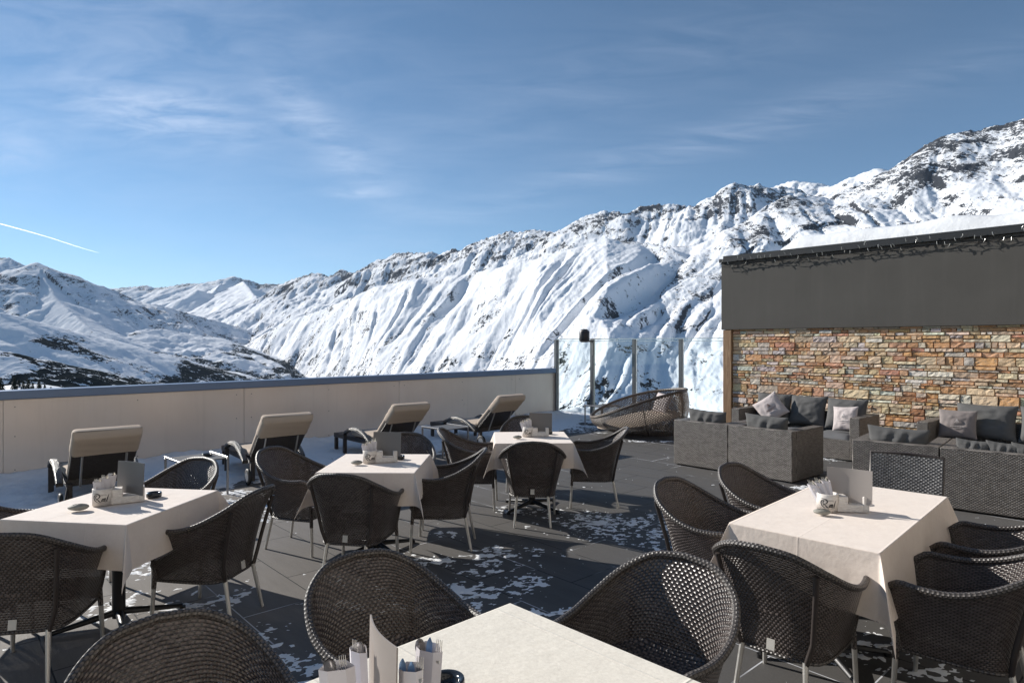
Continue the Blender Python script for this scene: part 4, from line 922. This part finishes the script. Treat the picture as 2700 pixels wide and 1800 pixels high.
# ---------------------------------------------------------------- wicker sofas
m_sf = weave('grey_rattan', (.025, .022, .02), (.15, .132, .118), (.27, .243, .22), .036, .0135, 0, .5, .0026, 0)
m_cu = simple('charcoal_fabric', (.115, .113, .112), .9, 0, .15, 10, .5, 300, .15); m_cu2 = simple('seat_fabric', (.15, .15, .155), .9, 0, .12, 10, .5, 300, .15)
m_cl_p = simple('pale_cushion_fabric', (.52, .46, .45), .9, 0, .08, 12, .4, 300, .15); m_cl_b = simple('taupe_cushion_fabric', (.26, .225, .215), .9, 0, .08, 12, .4, 300, .15)
def sofa(name, label, cx, cy, fx, fy, W, D, H=.65, arm=.14, group=None, n_seat=1):
    """front along local +Y, back at -Y"""
    t = thing(name, label, 'sofa' if n_seat > 1 else 'armchair', (cx, cy, 0), face(fx, fy), group)
    MB().box((0, -D/2+.055, (H+.02)/2), (W, .11, H-.02), 0, None, 0, .008).build('back', m_sf, t)
    for s in (-1, 1): MB().box((s*(W/2-arm/2), .0555, (H+.02)/2), (arm, D-.111, H-.02), 0, None, 0, .008).build('arm', m_sf, t)
    MB().box((0, .06, .165), (W-2*arm-.002, D-.124, .29), 0, None, 0, .004).build('base', m_sf, t)
    f = MB()
    for sx_ in (-1, 1):
        for sy_ in (-1, 1): f.box((sx_*(W/2-.06), sy_*(D/2-.06), .0105), (.05, .05, .019))
    f.build('foot', m_foot, t)
    w_ = (W-2*arm)/n_seat
    for i in range(n_seat):
        q = pillow_mesh(w_-.01, D-.14, .13, 5+i, .04, 12, flat=True); q.data.materials.append(m_cu2); q.name = 'seat_cushion'; q.parent = t; q.location = (-W/2+arm+w_*(i+.5), .065, .315)
    return t
def pillow_mesh(W, H, T, seed, wr=.02, res=26, flat=False, folds=0):
    r_ = np.random.default_rng(seed); ox = r_.uniform(0, 90); A = {}
    out = MB()
    for sg in (1, -1):
        G = np.zeros((res+1, res+1, 3))
        for i in range(res+1):
            for j in range(res+1):
                a = -1+2*i/res; b_ = -1+2*j/res; a2 = math.copysign(abs(a)**.85, a); b2 = math.copysign(abs(b_)**.85, b_)
                e = (1-abs(a2)**(5 if flat else 2.4))*(1-abs(b2)**(5 if flat else 2.4)); th_ = max(0, e)**(.35 if flat else .5)
                pin = 0 if flat else .075
                x = W/2*a2*(1-pin*(1-b2*b2)); y = H/2*b2*(1-pin*(1-a2*a2))
                nz_ = float(gn(np.array([a*2.2+ox]), np.array([b_*2.2+sg]))[0])*.35+float(gn(np.array([a*5+ox]), np.array([b_*5+9]))[0])*.15
                z = sg*T/2*th_*(1+nz_*(.15 if flat else .5))
                if folds: z += sg*folds*math.sin(a*16+3*b_+ox)*math.exp(-(a/.33)**2)*th_*.8*max(0, b_+.4)
                G[i, j] = (x, y, z)
        out.grid(G if sg > 0 else G[::-1])
    me = out.build('cushion', [], None); return me
def cushion(x, y, z, fx, fy, tilt, W, H, T, mat, label, seed, roll=0.0, group='charcoal back cushions', folds=0.0, emblem=None):
    """standing cushion: its face looks along (fx, fy), top leans back by tilt"""
    o = pillow_mesh(W, H, T, seed, folds=folds); o.data.materials.clear(); o.data.materials.append(mat)
    nrm = Vector((fx*cos(tilt), fy*cos(tilt), sin(tilt))).normalized(); up = Vector((0, 0, 1)); up = (up-nrm*up.dot(nrm)).normalized(); rt = up.cross(nrm)
    R_ = Matrix((rt, up, nrm)).transposed().to_4x4()@Matrix.Rotation(roll, 4, 'Z')
    if emblem:
        t = thing('cushion', label, 'cushion', (0, 0, 0), 0, group); t.matrix_world = Matrix.Translation((x, y, z))@R_
        o.name = 'cover'; o.parent = t; mb = MB(); zz = T/2*1.12
        ring = [(cos(a)*.035, sin(a)*.04+.03, zz) for a in np.linspace(0, 2*pi, 25)]
        for k in range(5): mb.tube([(-.03+.015*k, .0+.005*abs(k-2), zz-.002), (-.016+.008*k, .03, zz+.004), (.0, .065, zz-.003)], .0025, 5)
        for k in range(16): mb.box((-.075+.01*k, -.04, zz-.002), (.006, .011 if k % 3 else .015, .004))
        for k in range(11): mb.box((-.05+.01*k, -.062, zz-.003), (.005, .006, .004))
        mb.build('emblem', emblem, t); bpy.context.view_layer.update()
        return t
    o.matrix_world = Matrix.Translation((x, y, z))@R_
    return tag(o, label, 'cushion', group)
sd = Vector((.67, -.742, 0)); sf_ = Vector((.742, .67, 0))       # along the sofas; away from the viewer, towards the building
a0, a1, a2 = P(1776, 1224), P(1919, 1247), P(2089, 1276); GA = 'grey rattan armchairs with their backs to the tables'
def armchair(p, q, label):
    d_ = (q-p); W = d_.length-.006; u_ = d_.normalized(); f_ = Vector((-u_.y, u_.x, 0)); c_ = (p+q)/2+f_*.435
    return sofa('rattan_armchair', label, c_.x, c_.y, f_.x, f_.y, W, .87, .65, .14, GA), c_, f_, u_
s1, c1, f1, u1 = armchair(a0, a1, 'grey rattan armchair seen from behind, nearest the round daybed')
s2, c2, f2, u2 = armchair(a1, a2, 'grey rattan armchair seen from behind, with its shaded side panel showing')
b0, b1 = Vector((3.985, 7.405, 0)), Vector((4.60, 6.775, 0)); b0 = P(2246, 1307); b1 = P(2477, 1340)
s3, c3, f3, u3 = armchair(b0, b1, 'grey rattan armchair seen from behind, just beyond the square backed chair')
b2 = b1+(b1-b0).normalized()*.90; b3 = b2+(b1-b0).normalized()*.9
s4, c4_, f4, u4 = armchair(b1, b2, 'grey rattan armchair seen from behind at the picture edge, with three grey cushions')
for (c_, f_, u_, lab, sd_, wd_) in ((c1, f1, u1, 'wrinkled charcoal cushion on the rattan armchair nearest the daybed', 1, .56), (c2, f2, u2, 'wrinkled charcoal cushion on the rattan armchair with the shaded side', 2, .56), (c3, f3, u3, 'wrinkled charcoal cushion on the armchair beyond the square backed chair', 3, .58)):
    q = c_-f_*.215; cushion(q.x, q.y, .60, f_.x, f_.y, radians(12), wd_+.04, .43, .22, m_cu, lab, sd_, .03, folds=.022)
for k, lab in ((-.2, 'charcoal cushion at the inner arm of the armchair at the picture edge'), (.06, 'middle charcoal cushion of the armchair at the picture edge'), (.27, 'charcoal cushion cut by the picture edge on the last armchair')):
    q = c4_-f4*.20+u4*(k+.02); cushion(q.x, q.y, .545, f4.x, f4.y, radians(14), .32, .40, .16, m_cu, lab, int(40+k*10), .05, folds=.02)
def wallsofa(fr, ln, lab, label2):
    """fr: front corner at the far end, sofa runs ln metres towards the viewer's right"""
    c_ = fr+sd*ln/2+sf_*.41; return sofa('rattan_sofa', lab, c_.x, c_.y, -sf_.x, -sf_.y, ln, .82, .65, .14, 'grey rattan sofas along the stone wall', 3), c_
fr = Vector((3.725, 10.94, 0)); t_, cB = wallsofa(fr, 2.03, 'grey rattan three seat sofa against the stone wall beside the timber post', '')
fr2 = Vector((5.70, 9.08, 0)); t_, cD = wallsofa(fr2, 2.03, 'grey rattan sofa against the stone wall, cut by the picture edge', '')
GP = 'charcoal back cushions'
def oncush(c_, along, dep, z, W, H, T, mat, lab, seed, tilt=.3, roll=0., grp=GP, emblem=None, turn=0.):
    q = c_+sd*along+sf_*dep; f_ = Matrix.Rotation(turn, 3, 'Z')@Vector((-sf_.x, -sf_.y, 0)); return cushion(q.x, q.y, z, f_.x, f_.y, tilt, W, H, T, mat, lab, seed, roll, grp, 0., emblem)
oncush(cB, -.58, .20, .66, .62, .50, .20, m_cu, 'charcoal back cushion behind the pale patterned cushion on the sofa', 11)
oncush(cB, .0, .20, .65, .60, .50, .22, m_cu, 'charcoal back cushion in the middle of the three seat sofa', 12)
oncush(cB, .60, .20, .64, .62, .50, .22, m_cu, 'charcoal back cushion at the near arm of the three seat sofa', 13)
m_pr = simple('pattern_print', (.16, .10, .09), .8)
pz = oncush(cB, -.52, -.02, .66, .44, .44, .15, m_cl_p, 'pale patterned square cushion leaning on one corner on the sofa', 14, .35, radians(38), 'small pale throw cushions', m_pr, .2)
oncush(cB, .70, -.10, .60, .38, .38, .13, m_cl_p, 'small pale cushion with a light emblem by the near sofa arm', 15, .25, .08, 'small pale throw cushions', simple('pale_print', (.75, .70, .68), .8), -.1)
oncush(cD, -.34, .20, .66, .72, .50, .22, m_cu, 'charcoal back cushion behind the taupe cushion on the sofa at the edge', 16)
oncush(cD, .36, .20, .66, .66, .50, .24, m_cu, 'charcoal back cushion in the middle of the sofa at the picture edge', 17)
oncush(cD, -.62, -.02, .62, .46, .40, .13, m_cl_b, 'taupe cushion with a light emblem in the shade of the sofa arm', 18, .2, 0., 'small pale throw cushions', simple('light_print', (.55, .50, .48), .8), .1)

# ---------------------------------------------------------------- sun loungers
m_mat = simple('beige_cushion_cover', (.52, .43, .35), .9, 0, .06, 9, .5, 260, .15); m_lw = weave('lounger_weave', (.008, .007, .007), (.06, .05, .046), (.11, .095, .088), .02, .009, 0, .4, .003)
m_arm = weave('lounger_arm_weave', (.02, .018, .016), (.12, .11, .10), (.28, .26, .24), .02, .009, 0, .35, .003); m_tyre = simple('wheel_black', (.02, .02, .02), .6); m_dk = simple('lounger_frame', (.045, .038, .036), .5)
def make_lounger():
    t = thing('sun_lounger', 'x', 'sun lounger'); w_ = .31
    MB().box((0, .32, .265), (2*w_, 1.34, .07), 0, None, 0, .006).build('bed', m_lw, t)
    for s in (-1, 1):
        MB().box((s*(w_-.03), .955, .115), (.05, .05, .23), 0, None, 0, .004).build('leg', m_dk, t)
        MB().box((s*(w_-.03), -.37, .14), (.05, .06, .25), 0, None, 0, .004).build('leg', m_dk, t)
        y_ = np.linspace(0, 1, 17); path = []
        for k in y_: path.append((s*(w_+.055), -.36+.86*k, .10+.345*math.sin(pi*(.12+.66*k))**.75))
        A = []
        for p in path: A.append([(p[0]-.035, p[1], p[2]-.02), (p[0]-.035, p[1], p[2]+.012), (p[0]-.02, p[1], p[2]+.02), (p[0]+.02, p[1], p[2]+.02), (p[0]+.035, p[1], p[2]+.012), (p[0]+.035, p[1], p[2]-.02), (p[0]-.035, p[1], p[2]-.02)])
        MB().grid(np.array(A)).build('armrest', m_arm, t)
        MB().box((s*(w_+.055), path[-1][1]-.01, path[-1][2]/2-.01), (.055, .04, path[-1][2]-.02), 0, None, 0, .004).build('arm_post', m_dk, t)
        wh = MB(); pr = [(.0, -.018), (.085, -.018), (.10, -.012), (.10, .012), (.085, .018), (0, .018)]
        wh.lathe(pr, (0, 0, 0), 28); o = wh.build('wheel', m_tyre, t); o.rotation_euler = (0, pi/2, 0); o.location = (s*(w_+.06), -.50, .10)
        q = MB().lathe([(0, -.020), (.03, -.020), (.05, -.019), (.062, -.019)], (0, 0, 0), 20); q.lathe([(0, .020), (.03, .020), (.062, .019)], (0, 0, 0), 20); q.build('hub', m_alu, o)
        MB().tube([(s*(w_-.02), -.35, .24), (s*(w_+.02), -.50, .10)], .014, 6).build('axle_arm', m_dk, t)
    # raised back: hinge at y -.33, leaning 41 degrees from the horizontal
    hy_, hz_ = -.33, .31; L_ = .72; a = radians(43); dy_, dz_ = -cos(a), sin(a); ny_, nz2_ = sin(a), cos(a)
    def bk(s_, l_, o_): return (s_, hy_+dy_*l_+ny_*o_, hz_+dz_*l_+nz2_*o_)
    G = [[bk(-w_+.02, l_, o_), bk(w_-.02, l_, o_)] for l_, o_ in ((0, 0), (L_*.5, 0), (L_-.01, 0))]
    M_ = Matrix(((1, 0, 0), (0, dy_, -nz2_*-1), (0, dz_, ny_*0+nz2_))).to_3x3()
    R_ = Matrix(((1, 0, 0), (0, dy_, ny_), (0, dz_, nz2_)))
    MB().box(bk(0, L_/2-.01, 0), (2*w_-.03, L_, .03), 0, R_, 0, .003).build('backrest', m_lw, t)
    for s in (-1, 1): MB().tube([bk(s*.2, .42, -.02), (s*.2, hy_-.16, .25)], .012, 6).build('back_prop', m_alu, t)
    def matt(x0, x1, fn, th_, rd):
        A = []
        for k in np.linspace(0, 1, 26):
            e = min(1, min(k, 1-k)*14)**.5; row = []
            for j in range(21):
                q = 2*pi*j/20; cx_, cz_ = cos(q), sin(q); cx_ = math.copysign(abs(cx_)**.25, cx_); cz_ = math.copysign(abs(cz_)**.55, cz_)
                ps_ = fn(k); wv = 1+.03*float(gn(np.array([k*6.]), np.array([j*.6]))[0]); row.append((cx_*(w_-.01)*(.96+.04*e), ps_[0]+ps_[2]*(th_/2+cz_*th_/2*e*wv), ps_[1]+ps_[3]*(th_/2+cz_*th_/2*e*wv)))
            A.append(row)
        return np.array(A)
    MB().grid(matt(0, 0, lambda k: (hy_+.02+k*.72, .303, 0, 1), .085, 0)).build('seat_mattress', m_mat, t)
    MB().grid(matt(0, 0, lambda k: (hy_+dy_*(L_+.02)*k+ny_*.016, hz_+dz_*(L_+.02)*k+nz2_*.016, ny_, nz2_), .085, 0)).build('back_mattress', m_mat, t)
    # hood of the cover pulled over the top of the back
    A = []
    for k in np.linspace(0, 1, 14):
        row = []
        for j in range(25):
            q = 2*pi*j/24; cx_, cz_ = cos(q), sin(q); cx_ = math.copysign(abs(cx_)**.22, cx_); cz_ = math.copysign(abs(cz_)**.5, cz_)
            e = 1 if k < .85 else sqrt(max(0, 1-((k-.85)/.15)**2)); wv = .003*math.sin(k*19+j)
            x = cx_*(w_+.002); o_ = .040+cz_*(.068+.004*e)*max(e, .02)+wv; l_ = L_-.27+.325*k-(.012*math.sin(j*1.3) if k == 0 else 0); row.append(bk(x*(.985+.015*e), l_, o_-.008))
        A.append(row)
    MB().grid(np.array(A)).build('cushion_hood', m_mat, t)
    return t
lg = make_lounger(); LT = [(-4.15, 6.63, -.65, .76, 'beige sun lounger behind the leftmost table'), (-2.75, 7.92, -.62, .785, 'second beige sun lounger, between two low steel tables'),
    (-1.45, 9.32, -.66, .75, 'beige sun lounger whose black wheel shows behind a table corner'), (.0, 10.85, -.70, .71, 'beige sun lounger nearest the glass screen')]
for i, (x, y, fx, fy, lab) in enumerate(LT):
    L_ = math.hypot(fx, fy); fx /= L_; fy /= L_; cx, cy = x+fx*.86, y+fy*.86
    if i == 0: lg.location = (cx, cy, .0); lg.rotation_euler = (0, 0, face(fx, fy)); tag(lg, lab, None, 'sun loungers facing the parapet')
    else: dup(lg, (cx, cy, 0), face(fx, fy), lab, 'sun loungers facing the parapet')
m_mesh = simple('grey_mesh_top', (.10, .10, .105), .6, .0, .1, 60); m_chr = simple('polished_steel', (.34, .34, .35), .35, .9, .03)
def make_side():
    t = thing('low_side_table', 'x', 'side table')
    MB().box((0, 0, .415), (.49, .49, .012), 0, None, 0, .002).build('tabletop', m_mesh, t)
    for s in (-1, 1):
        MB().box((s*.255, 0, .428), (.022, .54, .022), 0, None, 0, .003).build('rail', m_chr, t)
        for q in (-1, 1): MB().box((s*.255, q*.255, .208), (.022, .022, .416), 0, None, 0, .002).build('leg', m_chr, t)
    return t
st = make_side(); GS = 'low steel side tables between the loungers'
st.location = (-3.67, 7.50, 0); st.rotation_euler = (0, 0, radians(45)); tag(st, 'low steel side table with an ashtray beside the first lounger', None, GS)
dup(st, (-1.06, 10.23, 0), radians(45), 'low steel side table between the third and fourth loungers', GS)
dup(st, (1.92, 13.75, 0), radians(35), 'low steel side table with an ashtray behind the round daybed', GS)
ashtray(-3.60, 7.62, .422, 'round dark ashtray on the low steel table beside the first lounger', .05); ashtray(1.95, 13.6, .422, 'round dark ashtray on the low steel table behind the daybed', .055)

# ---------------------------------------------------------------- round daybed
m_db = weave('open_brown_weave', (.014, .010, .008), (.13, .102, .086), (.23, .19, .16), .060, .030, .15, .42, .006)
m_db2 = weave('brown_weave_rim', (.012, .009, .008), (.12, .09, .07), (.20, .155, .12), .04, .02, 0, .42, .005)
db = thing('round_daybed', 'large tilted round daybed of open brown weave with beige cushions by the glass screen', 'daybed', (2.44, 12.45, 0), radians(4))
def dbp(a, v, sh=1.0):
    rim = np.array([.915*cos(a), .80*sin(a), .645+.265*cos(a)-.04*sin(a)-.045*cos(2*a)]); bot = np.array([.60*cos(a)+.16, .52*sin(a), .03])
    mid_ = np.array([1.02*cos(a)+.04, .93*sin(a), .03+(rim[2]-.03)*.40]) ; return ((1-v)**2*bot+2*v*(1-v)*mid_+v*v*rim)*np.array([sh, sh, 1])
aa = np.linspace(0, 2*pi, 73); va_ = np.linspace(0, 1, 15)
A = np.array([[dbp(a, v) for v in va_] for a in aa]); UVd = np.dstack(np.meshgrid(aa*.86, va_*.95, indexing='ij'))
MB().grid(A, UVd).build('basket', m_db, db)
MB().tube([dbp(a, 1) for a in aa[:-1]], .026, 8, 0, False, True).build('rim', m_db2, db)
for k in range(5):
    a = pi*(.15+.3*k)+pi; MB().tube([dbp(a, v)*np.array([.975, .975, 1]) for v in va_], .014, 6).build('rib', m_dk, db)
cs = MB(); Cg = []
for rr_ in np.linspace(0, 1, 9):
    Cg.append([(rr_*.80*cos(a), rr_*.72*sin(a), .27+.09*(1-rr_**8)+.14*rr_*cos(a)) for a in aa[::3]])
cs.grid(np.array(Cg)).build('seat_cushion', m_mat, db)
q = pillow_mesh(.5, .4, .15, 33); q.data.materials.append(m_cl_p); q.name = 'round_pillow'; q.parent = db; q.location = (.45, -.05, .60); q.rotation_euler = (radians(70), 0, radians(-75))

# ---------------------------------------------------------------- conifers below the terrace, contrail
m_tr = simple('spruce_needles', (.028, .036, .026), .85, 0, .5, 3, 0, 1, .2); m_bk = simple('spruce_bark', (.07, .05, .035), .9)
def tree(x, y, z, h, seed, label):
    r_ = random.Random(seed); t = thing('spruce_tree', label, 'tree', (x, y, z), 0, 'spruces below the terrace')
    MB().tube([(0, 0, 0), (0, 0, h*.5), (0, 0, h*.96)], [h*.022, h*.014, h*.003], 6).build('trunk', m_bk, t)
    c_ = MB(); nl = int(h*5.5)
    for k in range(nl):
        zz = h*(.10+.88*k/nl); R_ = (h-zz)*.34*r_.uniform(.75, 1.2)+.1; nb = 7
        for b__ in range(nb):
            a = 2*pi*(b__+r_.random())/nb; l = R_*r_.uniform(.6, 1.1); ex, ey = cos(a), sin(a); dz_ = -l*.35; w_ = l*.22+.06
            pts = [(0, 0, zz), (ex*l*.5-ey*w_, ey*l*.5+ex*w_, zz+dz_*.35), (ex*l, ey*l, zz+dz_), (ex*l*.5+ey*w_, ey*l*.5-ex*w_, zz+dz_*.35)]
            c_.add(pts, [(0, 1, 2, 3)], None, 0, False); c_.add([(ex*l*.3, ey*l*.3, zz+.02), (ex*l*.85-ey*w_*.5, ey*l*.85+ex*w_*.5, zz+dz_*.7-.12), (ex*l*.8, ey*l*.8, zz+dz_-.22), (ex*l*.85+ey*w_*.5, ey*l*.85-ex*w_*.5, zz+dz_*.7-.12)], [(0, 1, 2, 3)], None, 0, False)
    c_.build('crown', m_tr, t)
TR = [(-60, 1000, 118, 12), (-22, 1006, 112, 11), (2, 998, 120, 12), (38, 998, 116, 11), (50, 1006, 125, 10), (62, 1008, 118, 9), (74, 1003, 122, 10), (86, 1012, 117, 8), (103, 1004, 124, 10), (118, 1018, 120, 8), (-100, 996, 120, 13), (134, 1024, 126, 7)]
wh_ = ['at the very edge of the picture', 'half cut by the left picture edge', 'tallest at the edge, beside the snowy mound', 'dark and pointed just beyond the snowy mound', 'second beyond the snowy mound', 'short, in the middle of the row', 'slim, in the middle of the row', 'low, toward the end of the row', 'dark and pointed near the end of the row', 'small, last but one of the row', 'outside the left edge', 'smallest, last of the row']
for i, (u, v, Y_, h) in enumerate(TR):
    v -= 9; zt = EYE-(v-HY)/F*Y_; tree((u-CX)/F*Y_, Y_, zt-h, h, i, 'dark spruce beyond the parapet, '+wh_[i])
md = MB(); G = np.array([[(-100+a*9, 128+b_*7, -6.6-.30*(a*a+b_*b_)*2.2+.3*math.sin(a*3+b_)) for b_ in np.linspace(-3, 3, 20)] for a in np.linspace(-3, 3, 24)])
# snow mound the spruces stand on
tag(md.grid(G).build('snowy_mound', m_sn), 'small snowy mound among the spruces below the terrace', 'mound', None, 'structure')
m, nt, b, o = newmat('contrail_ice'); n = N(nt); tr_ = n.new('ShaderNodeBsdfTransparent'); mx = n.new('ShaderNodeMixShader'); setb(b, n, (.95, .96, 1), .9, 0, 0); tl = n.new('ShaderNodeBsdfTranslucent'); ad = n.new('ShaderNodeAddShader'); tl.inputs[0].default_value = (1, 1, 1, 1); nt.links.new(b.outputs[0], ad.inputs[0]); nt.links.new(tl.outputs[0], ad.inputs[1])
u_ = n.new('ShaderNodeUVMap'); ux, uy, _ = n.sep(u_.outputs[0]); nn_ = n.noise(u_.outputs[0], .0011, 3)
n.put(mx.inputs[0], n.math('MULTIPLY', n.mapr(ux, 0, 15000, .75, .42), n.mapr(nn_, .3, .6, .7, 1))); nt.links.new(tr_.outputs[0], mx.inputs[1]); nt.links.new(ad.outputs[0], mx.inputs[2]); nt.links.new(mx.outputs[0], o.inputs[0])
def sky_pt(u, v, Y_): return ((u-CX)/F*Y_, Y_, EYE+(HY-v)/F*Y_)
pts = [sky_pt(-120, 562, 27500), sky_pt(0, 590, 30000), sky_pt(60, 606, 31500), sky_pt(130, 626, 33500), sky_pt(200, 649, 36000), sky_pt(240, 661, 37600), sky_pt(262, 667, 38500)]
ct = MB().tube(pts, [18, 17, 17, 15, 14, 10, 3], 10, 0, False).build('contrail', m, None); tag(ct, 'thin white aircraft contrail low over the snowy peaks', 'contrail')

# ---------------------------------------------------------------- unseen hotel front, added behind the viewpoint to bounce warm light
hw = Vector((-.7071, .7071, 0)); hp = Vector((2.3, -1.9, 0)); m_pl = simple('cream_plaster', (.40, .375, .34), .85, 0, .04, 2, .3, 120, .2); m_wf = simple('window_frame', (.16, .12, .09), .5)
ht = thing('added_hotel_front', 'unseen cream hotel front with brown framed windows, added to bounce warm light', 'building', hp, atan2(-hw.x, hw.y))
MB().box((-2, -.55, 4.2), (26, 1, 8.5)).build('wall', m_pl, ht)
MB().box((-2, .1, 8.6), (27, 2.6, .3), 0, None, 0, .01).build('roof_edge', m_rf, ht)
for i in range(8):
    for z in (1.7, 4.6, 7.2):
        x = -13+i*3.2+.4; fr_ = MB()
        for s in (-1, 1): fr_.box((x+s*.7, -.04, z), (.09, .12, 1.5)).box((x, -.04, z+s*.71), (1.31, .11, .08))
        wf_ = fr_.build('window', m_wf, ht); MB().box((x, -.035, z), (1.31, .03, 1.34)).build('pane', simple('window_glass', (.02, .025, .03), .05, 0, 0) if i == 0 and z == 1.7 else bpy.data.materials['window_glass'], wf_)
